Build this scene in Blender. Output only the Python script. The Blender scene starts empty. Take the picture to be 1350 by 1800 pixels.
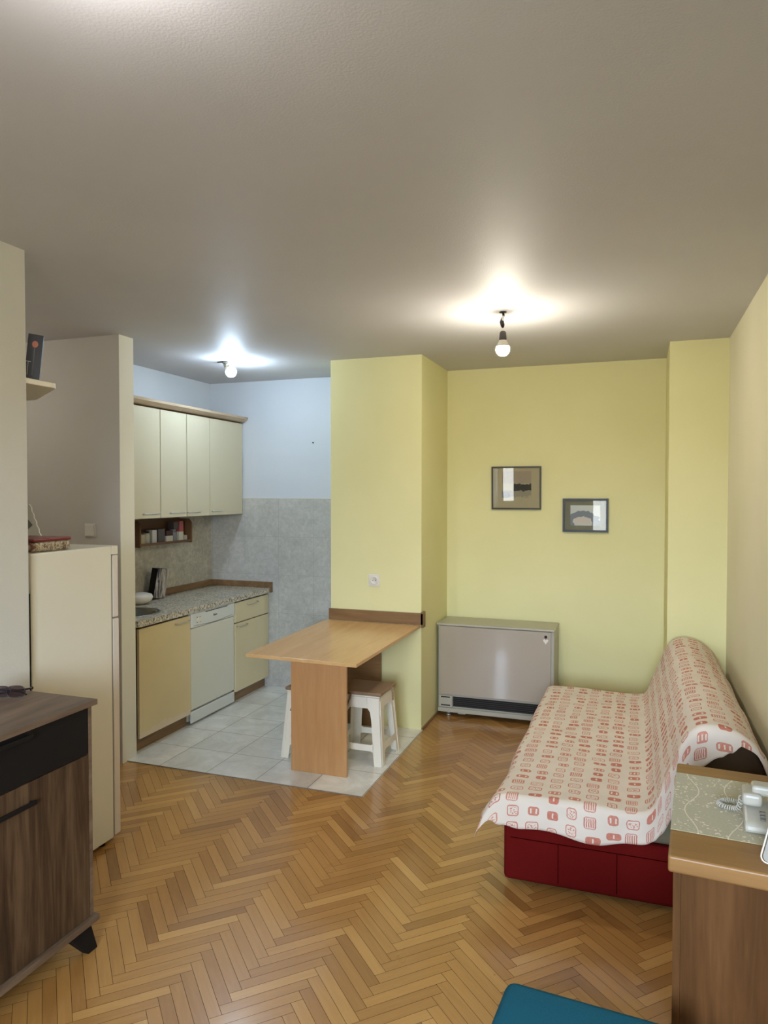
import bpy, bmesh, math, random
from mathutils import Vector, Matrix
random.seed(7)
PI = math.pi
sc = bpy.context.scene
COL = sc.collection
sc.view_settings.view_transform = 'Standard'
sc.view_settings.look = 'None'
sc.view_settings.gamma = 1.0
sc.view_settings.use_curve_mapping = False
sc.view_settings.exposure = 1.0
H = 2.655

# ------------------------------------------------------------------ node helpers
class S:
    """a socket with arithmetic"""
    def __init__(s, nt, sock): s.nt = nt; s.k = sock
    def _m(s, op, *a):
        n = s.nt.nodes.new('ShaderNodeMath'); n.operation = op
        for i, v in enumerate((s,) + a):
            if isinstance(v, S): s.nt.links.new(v.k, n.inputs[i])
            else: n.inputs[i].default_value = v
        return S(s.nt, n.outputs[0])
    def __add__(s, o): return s._m('ADD', o)
    def __sub__(s, o): return s._m('SUBTRACT', o)
    def __mul__(s, o): return s._m('MULTIPLY', o)
    def __truediv__(s, o): return s._m('DIVIDE', o)
    def lt(s, o): return s._m('LESS_THAN', o)
    def gt(s, o): return s._m('GREATER_THAN', o)
    def abs(s): return s._m('ABSOLUTE')
    def floor(s): return s._m('FLOOR')
    def fract(s): return s._m('FRACT')
    def max(s, o): return s._m('MAXIMUM', o)
    def min(s, o): return s._m('MINIMUM', o)
    def sqrt(s): return s._m('SQRT')
    def sin(s): return s._m('SINE')

def new_mat(name):
    m = bpy.data.materials.new(name); m.use_nodes = True
    nt = m.node_tree; b = nt.nodes['Principled BSDF']
    return m, nt, b

def lin(c):
    return tuple((x / 255 / 12.92 if x / 255 <= 0.04045 else ((x / 255 + 0.055) / 1.055) ** 2.4) for x in c) + (1.0,)

def simple(name, c, rough=0.5, metal=0.0, spec=0.5, coat=0.0):
    m, nt, b = new_mat(name)
    b.inputs['Base Color'].default_value = lin(c)
    b.inputs['Roughness'].default_value = rough
    b.inputs['Metallic'].default_value = metal
    b.inputs['Specular IOR Level'].default_value = spec
    b.inputs['Coat Weight'].default_value = coat
    return m

def coords(nt, kind='Object', scale=(1, 1, 1), rot=(0, 0, 0)):
    t = nt.nodes.new('ShaderNodeTexCoord'); mp = nt.nodes.new('ShaderNodeMapping')
    mp.inputs['Scale'].default_value = scale; mp.inputs['Rotation'].default_value = rot
    nt.links.new(t.outputs[kind], mp.inputs[0])
    return mp.outputs[0]

def noise(nt, vec, scale, detail=4, rough=0.5, dist=0.0):
    n = nt.nodes.new('ShaderNodeTexNoise')
    n.inputs['Scale'].default_value = scale; n.inputs['Detail'].default_value = detail
    n.inputs['Roughness'].default_value = rough; n.inputs['Distortion'].default_value = dist
    if vec is not None: nt.links.new(vec, n.inputs['Vector'])
    return S(nt, n.outputs['Fac'])

def ramp(nt, fac, stops):
    r = nt.nodes.new('ShaderNodeValToRGB')
    els = r.color_ramp.elements
    while len(els) < len(stops): els.new(0.5)
    for e, (p, c) in zip(els, stops):
        e.position = p; e.color = lin(c)
    nt.links.new(fac.k, r.inputs[0])
    return r.outputs[0]

def mixc(nt, fac, a, b, mode='MIX'):
    n = nt.nodes.new('ShaderNodeMix'); n.data_type = 'RGBA'; n.blend_type = mode
    if isinstance(fac, S): nt.links.new(fac.k, n.inputs[0])
    else: n.inputs[0].default_value = fac
    for i, v in ((6, a), (7, b)):
        if isinstance(v, tuple): n.inputs[i].default_value = v if len(v) == 4 else lin(v)
        else: nt.links.new(v, n.inputs[i])
    return n.outputs[2]

def bump(nt, b, h, strength=0.2, dist=0.002):
    n = nt.nodes.new('ShaderNodeBump')
    n.inputs['Strength'].default_value = strength; n.inputs['Distance'].default_value = dist
    nt.links.new(h.k, n.inputs['Height']); nt.links.new(n.outputs[0], b.inputs['Normal'])

def sep(nt, vec):
    n = nt.nodes.new('ShaderNodeSeparateXYZ'); nt.links.new(vec, n.inputs[0])
    return [S(nt, o) for o in n.outputs]

def comb(nt, x, y, z=0.0):
    n = nt.nodes.new('ShaderNodeCombineXYZ')
    for i, v in enumerate((x, y, z)):
        if isinstance(v, S): nt.links.new(v.k, n.inputs[i])
        else: n.inputs[i].default_value = v
    return n.outputs[0]

def paint(name, c, c2=None, rough=0.75, bs=0.25, bscale=140, spec=0.3):
    m, nt, b = new_mat(name)
    v = coords(nt)
    n = noise(nt, v, 1.6, 3)
    c2 = c2 or tuple(x * 0.95 for x in c)
    nt.links.new(ramp(nt, n, [(0.3, c2), (0.7, c)]), b.inputs['Base Color'])
    b.inputs['Roughness'].default_value = rough
    b.inputs['Specular IOR Level'].default_value = spec
    bump(nt, b, noise(nt, v, bscale, 3), bs, 0.002)
    return m

def wood(name, c1, c2, c3, along='Z', scale=1.0, rough=0.4, kind='Object', spec=0.4, contrast=1.0):
    m, nt, b = new_mat(name)
    st = {'X': (1.2, 14, 14), 'Y': (14, 1.2, 14), 'Z': (14, 14, 1.2)}[along]
    v = coords(nt, kind, tuple(x * scale for x in st))
    n1 = noise(nt, v, 1.0, 5, 0.6, 0.8)
    v2 = coords(nt, kind, tuple(x * scale * 6 for x in st))
    n2 = noise(nt, v2, 1.0, 3, 0.5, 0.2)
    f = n1 * 0.75 + n2 * 0.25
    d = 0.16 / contrast
    nt.links.new(ramp(nt, f, [(0.5 - d, c1), (0.5, c2), (0.5 + d, c3)]), b.inputs['Base Color'])
    b.inputs['Roughness'].default_value = rough
    b.inputs['Specular IOR Level'].default_value = spec
    bump(nt, b, n2, 0.1, 0.0005)
    return m

def emis(name, c, st):
    m, nt, b = new_mat(name)
    b.inputs['Base Color'].default_value = (1, 1, 1, 1)
    b.inputs['Emission Color'].default_value = lin(c)
    b.inputs['Emission Strength'].default_value = st
    return m

# ------------------------------------------------------------------ mesh helpers
class MB:
    def __init__(s): s.bm = bmesh.new(); s.mi = 0
    def _tag(s, faces):
        for f in faces: f.material_index = s.mi
    def box(s, x0, x1, y0, y1, z0, z1, bev=0.0, seg=2, M=None):
        t = bmesh.new()
        bmesh.ops.create_cube(t, size=1.0)
        for v in t.verts:
            v.co = Vector(((x0 + x1) / 2 + v.co.x * (x1 - x0), (y0 + y1) / 2 + v.co.y * (y1 - y0), (z0 + z1) / 2 + v.co.z * (z1 - z0)))
        if bev > 0: bmesh.ops.bevel(t, geom=list(t.edges), offset=bev, segments=seg, affect='EDGES', profile=0.5)
        s.add(t, M); return s
    def add(s, t, M=None, smooth=None):
        if M is not None: bmesh.ops.transform(t, matrix=M, verts=t.verts)
        for f in t.faces:
            f.material_index = s.mi
            if smooth is not None: f.smooth = smooth
        me = bpy.data.meshes.new('tmp'); t.to_mesh(me); t.free()
        s.bm.from_mesh(me); bpy.data.meshes.remove(me)
    def cyl(s, p0, p1, r0, r1=None, n=20, caps=True, smooth=True):
        p0 = Vector(p0); p1 = Vector(p1); r1 = r0 if r1 is None else r1
        d = p1 - p0; t = bmesh.new()
        bmesh.ops.create_cone(t, cap_ends=caps, segments=n, radius1=r0, radius2=r1, depth=d.length)
        q = Vector((0, 0, 1)).rotation_difference(d.normalized()).to_matrix().to_4x4()
        for f in t.faces: f.smooth = smooth and len(f.verts) == 4
        s.add(t, Matrix.Translation((p0 + p1) / 2) @ q); return s
    def lathe(s, prof, c=(0, 0, 0), n=32, M=None):
        t = bmesh.new(); rings = []
        for r, z in prof:
            if r < 1e-6: rings.append([t.verts.new((0, 0, z))])
            else: rings.append([t.verts.new((r * math.cos(2 * PI * k / n), r * math.sin(2 * PI * k / n), z)) for k in range(n)])
        for a, b in zip(rings, rings[1:]):
            for k in range(n):
                k2 = (k + 1) % n
                if len(a) == 1 and len(b) == 1: continue
                if len(a) == 1: t.faces.new((a[0], b[k2], b[k]))
                elif len(b) == 1: t.faces.new((a[k], a[k2], b[0]))
                else: t.faces.new((a[k], a[k2], b[k2], b[k]))
        bmesh.ops.recalc_face_normals(t, faces=t.faces)
        for f in t.faces: f.smooth = True
        s.add(t, Matrix.Translation(c) @ (M or Matrix())); return s
    def tube(s, pts, r, n=10, closed=False):
        pts = [Vector(p) for p in pts]; t = bmesh.new(); rings = []
        up = Vector((0, 0, 1)); prev = None
        for i, p in enumerate(pts):
            a = pts[i - 1] if (i or closed) else p; b = pts[(i + 1) % len(pts)] if (i < len(pts) - 1 or closed) else p
            d = (b - a).normalized()
            if prev is None:
                u = d.cross(up if abs(d.z) < 0.9 else Vector((1, 0, 0))).normalized()
            else:
                u = (prev - d * prev.dot(d)).normalized()
            prev = u; w = d.cross(u)
            rr = r[i] if isinstance(r, (list, tuple)) else r
            rings.append([t.verts.new(p + (u * math.cos(2 * PI * k / n) + w * math.sin(2 * PI * k / n)) * rr) for k in range(n)])
        m = len(rings)
        for i in range(m if closed else m - 1):
            a = rings[i]; b = rings[(i + 1) % m]
            for k in range(n): t.faces.new((a[k], a[(k + 1) % n], b[(k + 1) % n], b[k]))
        if not closed:
            t.faces.new(rings[0][::-1]); t.faces.new(rings[-1])
        bmesh.ops.recalc_face_normals(t, faces=t.faces)
        for f in t.faces: f.smooth = len(f.verts) == 4
        s.add(t); return s
    def prism(s, poly, fn, depth, bev=0.0, smooth=False):
        """poly: 2D outline; fn(a,b,w) -> point; extruded w 0..depth"""
        t = bmesh.new()
        v0 = [t.verts.new(fn(a, b, 0)) for a, b in poly]
        v1 = [t.verts.new(fn(a, b, depth)) for a, b in poly]
        t.faces.new(v0[::-1]); t.faces.new(v1)
        n = len(poly)
        for i in range(n):
            f = t.faces.new((v0[i], v0[(i + 1) % n], v1[(i + 1) % n], v1[i])); f.smooth = smooth
        bmesh.ops.recalc_face_normals(t, faces=t.faces)
        if bev > 0: bmesh.ops.bevel(t, geom=list(t.edges), offset=bev, segments=2, affect='EDGES', profile=0.5)
        s.add(t); return s
    def mat(s, i): s.mi = i; return s
    def build(s, name, mats, parent=None, origin=None):
        o = Vector(origin) if origin is not None else (Vector(parent['_o']) if parent is not None else Vector((0, 0, 0)))
        me = bpy.data.meshes.new(name)
        bmesh.ops.translate(s.bm, verts=s.bm.verts, vec=-o)
        s.bm.to_mesh(me); s.bm.free()
        for m in (mats if isinstance(mats, (list, tuple)) else [mats]): me.materials.append(m)
        ob = bpy.data.objects.new(name, me); COL.objects.link(ob)
        if parent is not None:
            ob.parent = parent; ob['_o'] = parent['_o']
            if origin is not None:
                ob.location = o - Vector(parent['_o']); ob['_o'] = tuple(o)
        else:
            ob.location = o; ob['_o'] = tuple(o)
        return ob

def tag(o, label, cat, group=None, kind=None):
    o['label'] = label; o['category'] = cat
    if group: o['group'] = group
    if kind: o['kind'] = kind
    return o

def thing(name, label, cat, loc, group=None, rot=0.0, local=False):
    o = bpy.data.objects.new(name, None); COL.objects.link(o)
    o.location = loc; o.rotation_euler = (0, 0, rot); o.empty_display_size = 0.1
    o['_o'] = (0.0, 0.0, 0.0) if local else tuple(loc)
    return tag(o, label, cat, group)

def struct(mb, name, mat, parent=None):
    o = mb.build(name, mat, parent)
    o['kind'] = 'structure'
    return o

def B(*a, **k): return MB().box(*a, **k)

# ------------------------------------------------------------------ materials
M_yellow = paint('yellow_wall_paint', (228, 222, 168), (223, 217, 161), bscale=110)
M_cream_wall = paint('cream_wall_paint', (222, 214, 182), (216, 208, 172), bscale=110)
M_white_wall = paint('off_white_wall_paint', (208, 204, 190), (202, 198, 184))
M_grey_wall = paint('grey_wall_paint', (200, 194, 184), (194, 188, 178))
M_lit_end = paint('lit_reveal_paint', (236, 232, 216), (230, 226, 208))  # lighter copy of the wall paint: the end face's stronger light is in the colour
M_kit_wall = paint('kitchen_wall_paint', (210, 213, 217), (205, 209, 214), bs=0.1, bscale=60)
M_ceil = paint('ceiling_plaster', (200, 198, 199), (195, 193, 194), rough=0.6, bs=0.45, bscale=160, spec=0.35)
M_cream = simple('cream_laminate', (206, 196, 168), 0.35)
def mat_peeling():
    m, nt, b = new_mat('yellowed_laminate')
    v = coords(nt); x, y, z = sep(nt, v)
    n = noise(nt, v, 9, 4) * 0.12
    e = (z + n).lt(0.185).max((y - n * 0.6).gt(0.262)).max((z - n).gt(0.742))
    soft = noise(nt, v, 1.6, 3)
    base = ramp(nt, soft, [(0.3, (220, 198, 148)), (0.7, (227, 208, 160))])
    nt.links.new(mixc(nt, e * 0.55, base, (228, 210, 190)), b.inputs['Base Color'])
    b.inputs['Roughness'].default_value = 0.4
    return m
M_cream_low = paint('aged_cream_laminate', (226, 214, 178), (220, 206, 166), rough=0.4, bs=0.02)
M_tan_low = mat_peeling()
M_trimwood = wood('brown_trim_wood', (112, 84, 54), (128, 98, 64), (144, 114, 78), 'Y', 1.0)
M_trimwoodx = wood('brown_upstand_wood', (116, 86, 52), (130, 98, 62), (142, 110, 74), 'X', 1.0)
M_beech = wood('beech_laminate_top', (196, 152, 98), (206, 164, 110), (214, 174, 122), 'Y', 1.2, 0.22, contrast=0.7)
M_beech_v = wood('beech_laminate_panel', (176, 128, 80), (188, 140, 90), (198, 152, 102), 'Z', 1.2, 0.35, contrast=0.7)
M_walnut = wood('dark_walnut', (50, 37, 26), (74, 55, 38), (98, 76, 54), 'Z', 1.0, 0.5, spec=0.2, contrast=1.3)
M_walnut_t = wood('walnut_top', (86, 68, 52), (106, 86, 68), (124, 103, 84), 'Y', 1.0, 0.5)
M_black = simple('matt_black', (17, 15, 15), 0.6, 0.0, 0.25)
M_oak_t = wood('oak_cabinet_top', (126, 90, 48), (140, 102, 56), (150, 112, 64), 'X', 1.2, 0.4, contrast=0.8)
M_oak_shaded = wood('oak_side_shaded', (70, 44, 20), (84, 55, 27), (98, 66, 36), 'Z', 1.0, 0.6, spec=0.12)  # same oak as the top, darkened: shading on the sides is in the colour
M_plastic = simple('white_plastic', (234, 226, 206), 0.4)
M_fridge = simple('fridge_enamel', (222, 216, 196), 0.35)
M_fridge2 = simple('fridge_door_enamel', (216, 206, 192), 0.35)
M_appl = simple('dishwasher_enamel', (224, 222, 206), 0.3)
M_appl2 = simple('dishwasher_plastic', (222, 224, 218), 0.35)
M_chrome = simple('brushed_chrome', (214, 210, 198), 0.42, 0.9)
M_steel = simple('stainless_steel', (170, 172, 170), 0.28, 1.0)
M_heater = simple('heater_enamel', (168, 156, 138), 0.3, 0.0, 0.6, 0.6)
M_heater2 = simple('heater_casing', (172, 168, 152), 0.35)
M_dark = simple('dark_void', (22, 18, 16), 0.8)
M_red = paint('red_slipcover_fabric', (100, 18, 15), (88, 12, 10), rough=0.95, bs=0.4, bscale=260, spec=0.1)
M_redseam = simple('red_seam', (42, 4, 4), 1.0, 0.0, 0.0)
M_olive = paint('olive_mattress_fabric', (118, 112, 90), (104, 98, 78), rough=0.95, bscale=250)
M_bolster = paint('dark_bolster_fabric', (74, 58, 38), (60, 46, 30), rough=0.95, bscale=250)
M_teal = paint('teal_fabric', (34, 96, 116), (28, 86, 106), rough=0.95, bs=0.6, bscale=420, spec=0.1)
M_phone = simple('pale_grey_plastic', (176, 172, 158), 0.4)
M_tray = paint('grey_cloth_panel', (158, 156, 148), (148, 146, 138), rough=0.7, bs=0.3, bscale=300)
M_rim = simple('white_rim', (226, 220, 206), 0.3)
M_key = simple('grey_keys', (120, 118, 110), 0.5)
M_socket = simple('socket_plastic', (222, 216, 204), 0.35)
M_glassdark = simple('dark_glass_frame', (40, 28, 28), 0.2)
M_seatpad = paint('brown_velour', (160, 134, 106), (134, 108, 82), rough=0.95, bs=0.5, bscale=90)
M_rackwood = simple('spice_rack_wood', (112, 80, 48), 0.5)
M_white = simple('glazed_white', (220, 214, 202), 0.3)
M_wire = simple('black_wire', (24, 22, 22), 0.5)
M_connector = simple('white_connector', (220, 218, 210), 0.4)

def mat_glass(name, rough=0.0):
    m, nt, b = new_mat(name)
    out = nt.nodes['Material Output']; nt.nodes.remove(b)
    tr = nt.nodes.new('ShaderNodeBsdfTransparent'); gl = nt.nodes.new('ShaderNodeBsdfGlossy')
    gl.inputs['Roughness'].default_value = rough
    fr = nt.nodes.new('ShaderNodeFresnel'); fr.inputs[0].default_value = 1.5
    mx = nt.nodes.new('ShaderNodeMixShader')
    nt.links.new(fr.outputs[0], mx.inputs[0]); nt.links.new(tr.outputs[0], mx.inputs[1]); nt.links.new(gl.outputs[0], mx.inputs[2])
    nt.links.new(mx.outputs[0], out.inputs[0])
    return m
M_glass = mat_glass('clear_glass')

def mat_parquet():
    m, nt, b = new_mat('herringbone_parquet')
    at = nt.nodes.new('ShaderNodeAttribute'); at.attribute_name = 'plank'
    r = S(nt, at.outputs['Fac'])
    uv = nt.nodes.new('ShaderNodeUVMap'); uv.uv_map = 'UVMap'
    mp = nt.nodes.new('ShaderNodeMapping'); mp.inputs['Scale'].default_value = (5, 55, 1)
    nt.links.new(uv.outputs[0], mp.inputs[0])
    g = noise(nt, mp.outputs[0], 1.0, 5, 0.6, 0.6)
    f = r * 0.62 + g * 0.38
    c = ramp(nt, f, [(0.10, (136, 94, 46)), (0.35, (162, 116, 60)), (0.6, (182, 136, 74)), (0.92, (206, 162, 96))])
    big = noise(nt, coords(nt), 1.1, 3)
    c = mixc(nt, big * 0.3, c, (164, 116, 66), 'MIX')
    nt.links.new(c, b.inputs['Base Color'])
    rr = noise(nt, coords(nt), 6, 3) * 0.12 + 0.24
    nt.links.new(rr.k, b.inputs['Roughness'])
    b.inputs['Specular IOR Level'].default_value = 0.5
    b.inputs['Coat Weight'].default_value = 0.5; b.inputs['Coat Roughness'].default_value = 0.12
    bump(nt, b, noise(nt, coords(nt), 26, 2) + r * 0.3, 0.12, 0.003)
    return m
M_parquet = mat_parquet()
M_gap = simple('parquet_gap', (58, 34, 16), 0.8)

def grid_lines(a, period, offset, width):
    f = ((a - offset) / period).fract()
    d = f.min((f * -1.0) + 1.0)
    return d.lt(width / period / 2)

def marble(name, light, dark, gx, gy, offx, offy, axes, grout, rough, rots=(0, 0, 0), vs=9.0, gw=0.004):
    m, nt, b = new_mat(name)
    v = coords(nt)
    x, y, z = sep(nt, v)
    A = {'x': x, 'y': y, 'z': z}
    n = noise(nt, v, vs, 7, 0.7, 0.7)
    n2 = noise(nt, v, vs * 0.3, 3)
    c = ramp(nt, n * 0.7 + n2 * 0.3, [(0.36, dark), (0.5, tuple((p + q) / 2 for p, q in zip(light, dark))), (0.62, light)])
    g = grid_lines(A[axes[0]], gx, offx, gw).max(grid_lines(A[axes[1]], gy, offy, gw))
    c = mixc(nt, g, c, grout)
    nt.links.new(c, b.inputs['Base Color'])
    rr = g * 0.5 + rough
    nt.links.new(rr.k, b.inputs['Roughness'])
    bump(nt, b, (g * -1.0) + 1.0, 0.4, 0.001)
    return m
M_ftile = marble('floor_tile', (240, 240, 234), (212, 211, 202), 0.335, 0.335, -1.42, 3.64, 'xy', (128, 120, 106), 0.16, vs=5.0)
M_wtile = marble('back_wall_tile', (200, 198, 190), (176, 174, 166), 0.33, 0.33, -3.245, 1.637, 'xz', (164, 162, 154), 0.25, vs=26.0, gw=0.003)
M_wtile_l = marble('side_wall_tile', (200, 192, 174), (164, 156, 140), 0.33, 0.33, 5.17, 1.637, 'yz', (166, 160, 144), 0.25, vs=24.0, gw=0.003)

def mat_granite():
    m, nt, b = new_mat('speckled_worktop')
    v = coords(nt)
    n = noise(nt, v, 70, 3, 0.6, 0.8); n2 = noise(nt, v, 26, 4, 0.6, 1.2)
    c = ramp(nt, n, [(0.36, (96, 86, 72)), (0.45, (164, 154, 134)), (0.54, (206, 198, 180)), (0.64, (232, 226, 210))])
    k = n2.lt(0.375)
    c = mixc(nt, k * 0.85, c, (52, 42, 36))
    nt.links.new(c, b.inputs['Base Color']); b.inputs['Roughness'].default_value = 0.28
    return m
M_granite = mat_granite()

def mat_throw():
    m, nt, b = new_mat('printed_cotton')
    uvn = nt.nodes.new('ShaderNodeUVMap'); uvn.uv_map = 'UVMap'
    u, v, _ = sep(nt, uvn.outputs[0])
    PU, PV = 0.080, 0.068
    cu = (u / PU).floor()
    wn0 = nt.nodes.new('ShaderNodeTexWhiteNoise'); wn0.noise_dimensions = '1D'; nt.links.new(cu.k, wn0.inputs['W'])
    off = S(nt, wn0.outputs['Value'])
    vv = v / PV + off
    cv = vv.floor()
    wn = nt.nodes.new('ShaderNodeTexWhiteNoise'); wn.noise_dimensions = '2D'
    nt.links.new(comb(nt, cu, cv), wn.inputs['Vector'])
    r1 = S(nt, wn.outputs['Value']); cr, cg, cb = sep(nt, wn.outputs['Color'])
    # wobble
    wob = noise(nt, uvn.outputs[0], 45, 2) - 0.5
    x = ((u / PU).fract() - 0.5) * PU + (cr - 0.5) * 0.016 + wob * 0.006
    y = (vv.fract() - 0.5) * PV + (cg - 0.5) * 0.014 + wob * 0.005
    bx = cb * 0.010 + 0.0200; by = (cr * 0.009) + 0.0185
    by = by - cb * 0.005
    rad = 0.012
    dx = (x.abs() - bx + rad).max(0.0); dy = (y.abs() - by + rad).max(0.0)
    sd = (dx * dx + dy * dy).sqrt() - rad
    inside = sd.lt(0.0)
    ring = inside * sd.gt(-0.0042)
    core = sd.lt(-0.0075)
    # slits inside solid motifs
    ns = (cg * 2.99).floor() + 1.0
    sx = ((x / bx) * 0.5 * ns + ns * 0.5).fract() - 0.5
    slit = (sx.abs() * bx * 2.0 / ns).lt(0.0032) * (y.abs()).lt(by * 0.55)
    solid = inside * ((slit * -1.0) + 1.0)
    # ring motifs with inner scribble
    scr = noise(nt, uvn.outputs[0], 150, 2).gt(0.54) * core
    oval = ring.max(scr)
    # bar motifs
    bars = ((x / 0.0085).fract() - 0.5).abs().lt(0.27)
    barm = inside * y.abs().lt(by * 0.72) * bars
    barm = barm.max(ring * 0.8)
    k1 = r1.lt(0.42); k2 = r1.gt(0.80)
    mid = ((k1.max(k2)) * -1.0) + 1.0
    mask = solid * k1 + oval * mid + barm * k2
    base = ramp(nt, noise(nt, uvn.outputs[0], 7, 2), [(0.3, (212, 200, 184)), (0.7, (220, 208, 192))])
    red = ramp(nt, cg, [(0.0, (186, 104, 84)), (1.0, (200, 130, 108))])
    fade = noise(nt, uvn.outputs[0], 90, 2) * 0.4 + 0.7
    c = mixc(nt, (mask * fade).min(1.0), base, red)
    nt.links.new(c, b.inputs['Base Color'])
    b.inputs['Roughness'].default_value = 0.95; b.inputs['Specular IOR Level'].default_value = 0.1
    bump(nt, b, noise(nt, uvn.outputs[0], 600, 2), 0.25, 0.001)
    return m
M_throw = mat_throw()

def mat_runner():
    m, nt, b = new_mat('sage_embroidered_runner')
    v = coords(nt, 'Object')
    x, y, z = sep(nt, v)
    base = ramp(nt, noise(nt, v, 300, 2), [(0.35, (150, 142, 104)), (0.65, (164, 156, 118))])
    # winding stems: a few sine paths
    stem = None
    for (x0, amp, fr, ph) in ((0.05, 0.018, 22, 0.4), (0.16, 0.022, 18, 1.9), (0.27, 0.018, 20, 3.1)):
        d = (x - x0 - ((y * fr + ph).sin() * amp)).abs().lt(0.0016)
        stem = d if stem is None else stem.max(d)
    vor = nt.nodes.new('ShaderNodeTexVoronoi'); vor.inputs['Scale'].default_value = 95
    nt.links.new(v, vor.inputs['Vector'])
    petals = S(nt, vor.outputs['Distance']).lt(0.36)
    clus = noise(nt, v, 26, 2, 0.5, 1.0).gt(0.535)
    fl = petals * clus
    c = mixc(nt, stem.max(fl) * 0.8, base, (214, 206, 178))
    nt.links.new(c, b.inputs['Base Color'])
    b.inputs['Roughness'].default_value = 0.6; b.inputs['Sheen Weight'].default_value = 0.3
    bump(nt, b, fl, 0.4, 0.001)
    return m
M_runner = mat_runner()

# ------------------------------------------------------------------ SETTING
# floor: herringbone planks laid at 45 degrees to the walls
def make_floor():
    bm = bmesh.new(); uvl = bm.loops.layers.uv.new('UVMap')
    cl = bm.faces.layers.float.new('plank')
    L, W = 0.304, 0.0438; g = 0.0007
    s2 = 1 / math.sqrt(2); ox, oy = -1.247, 2.325
    def T(x, y): return ((x - y) * s2 + ox, (x + y) * s2 + oy)
    XM, XX, YM, YX = -4.3, 0.62, -1.75, 5.62
    def plank(x0, x1, y0, y1, alongx):
        c = [T(x0 + g, y0 + g), T(x1 - g, y0 + g), T(x1 - g, y1 - g), T(x0 + g, y1 - g)]
        cx = sum(p[0] for p in c) / 4; cy = sum(p[1] for p in c) / 4
        if not (XM < cx < XX and YM < cy < YX): return
        f = bm.faces.new([bm.verts.new((min(max(p[0], XM), XX), min(max(p[1], YM), YX), 0)) for p in c])
        f[cl] = min(1, max(0, random.gauss(0.5, 0.24)))
        u0, w0 = random.uniform(0, 50), random.uniform(0, 50)
        for lp, (a, b_) in zip(f.loops, ((0, 0), (1, 0), (1, 1), (0, 1))):
            uu, ww = (a * L, b_ * W) if alongx else (b_ * L, a * W)
            lp[uvl].uv = (u0 + uu, w0 + ww)
    for i in range(-110, 110):
        for j in range(-16, 16):
            x = i * W + j * L; y = i * W - j * L
            plank(x, x + L, y, y + W, True)
            plank(x + L, x + L + W, y + W - L, y + W, False)
    # base slab under the planks
    zz = -0.0015
    vs = [bm.verts.new(p) for p in ((XM, YM, zz), (XX, YM, zz), (XX, YX, zz), (XM, YX, zz), (XM, YM, -0.1), (XX, YM, -0.1), (XX, YX, -0.1), (XM, YX, -0.1))]
    for q in ((0, 1, 2, 3), (7, 6, 5, 4), (0, 4, 5, 1), (1, 5, 6, 2), (2, 6, 7, 3), (3, 7, 4, 0)):
        f = bm.faces.new([vs[k] for k in q]); f.material_index = 1
    me = bpy.data.meshes.new('floor'); bm.to_mesh(me); bm.free()
    me.materials.append(M_parquet); me.materials.append(M_gap)
    o = bpy.data.objects.new('floor', me); COL.objects.link(o); o['kind'] = 'structure'
    return o
make_floor()
struct(B(-3.595, -1.417, 3.64, 4.82, 0.0006, 0.005).box(-3.595, -2.126, 4.82, 5.5, 0.0006, 0.005), 'floor_kitchen', M_ftile)
struct(B(-4.3, 0.66, -1.75, 5.66, H, H + 0.12), 'ceiling', M_ceil)

struct(B(-1.43, 0.537, 5.54, 5.66, 0, H), 'wall_back', M_yellow)
struct(B(-2.125, -1.43, 4.82, 5.66, 0, H), 'wall_column', M_yellow)
struct(B(0.19, 0.537, 4.947, 5.54, 0, H), 'wall_pier', M_yellow)
struct(B(0.537, 0.66, -1.75, 5.66, 0, H), 'wall_right', M_cream_wall)
struct(B(-3.715, -2.125, 5.5, 5.62, 0, H), 'wall_kitchen_back', M_kit_wall)
struct(B(-3.715, -3.595, 3.73, 5.5, 0, H), 'wall_kitchen_left', M_kit_wall)
struct(B(-4.3, -3.004, 3.6, 3.73, 0, H).mat(1).box(-3.004, -3.0, 3.6, 3.73, 0, H), 'wall_partition', [M_grey_wall, M_lit_end])
struct(B(-2.446, -2.326, -1.63, 2.24, 0, H).box(-4.3, -2.446, 2.12, 2.24, 0, H), 'wall_left', M_white_wall)
struct(B(-4.3, -4.18, 2.24, 3.6, 0, H), 'wall_hall', M_white_wall)
# kitchen wall tiling
struct(B(-3.587, -2.126, 5.492, 5.4999, 0.005, 1.637), 'wall_kitchen_tiles_back', M_wtile)
struct(B(-3.5949, -3.587, 3.731, 5.4999, 0.005, 1.637), 'wall_kitchen_tiles_left', M_wtile_l)
struct(B(-3.587, -2.126, 5.491, 5.4999, 1.637, 1.643), 'trim_1', M_white)
# thin wooden skirting
struct(B(-1.4298, -1.418, 4.822, 5.538, 0.0005, 0.016), 'baseboard_column', M_trimwood)
struct(B(-1.417, 0.188, 5.528, 5.5398, 0.0005, 0.016), 'baseboard_back', M_trimwood)
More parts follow.
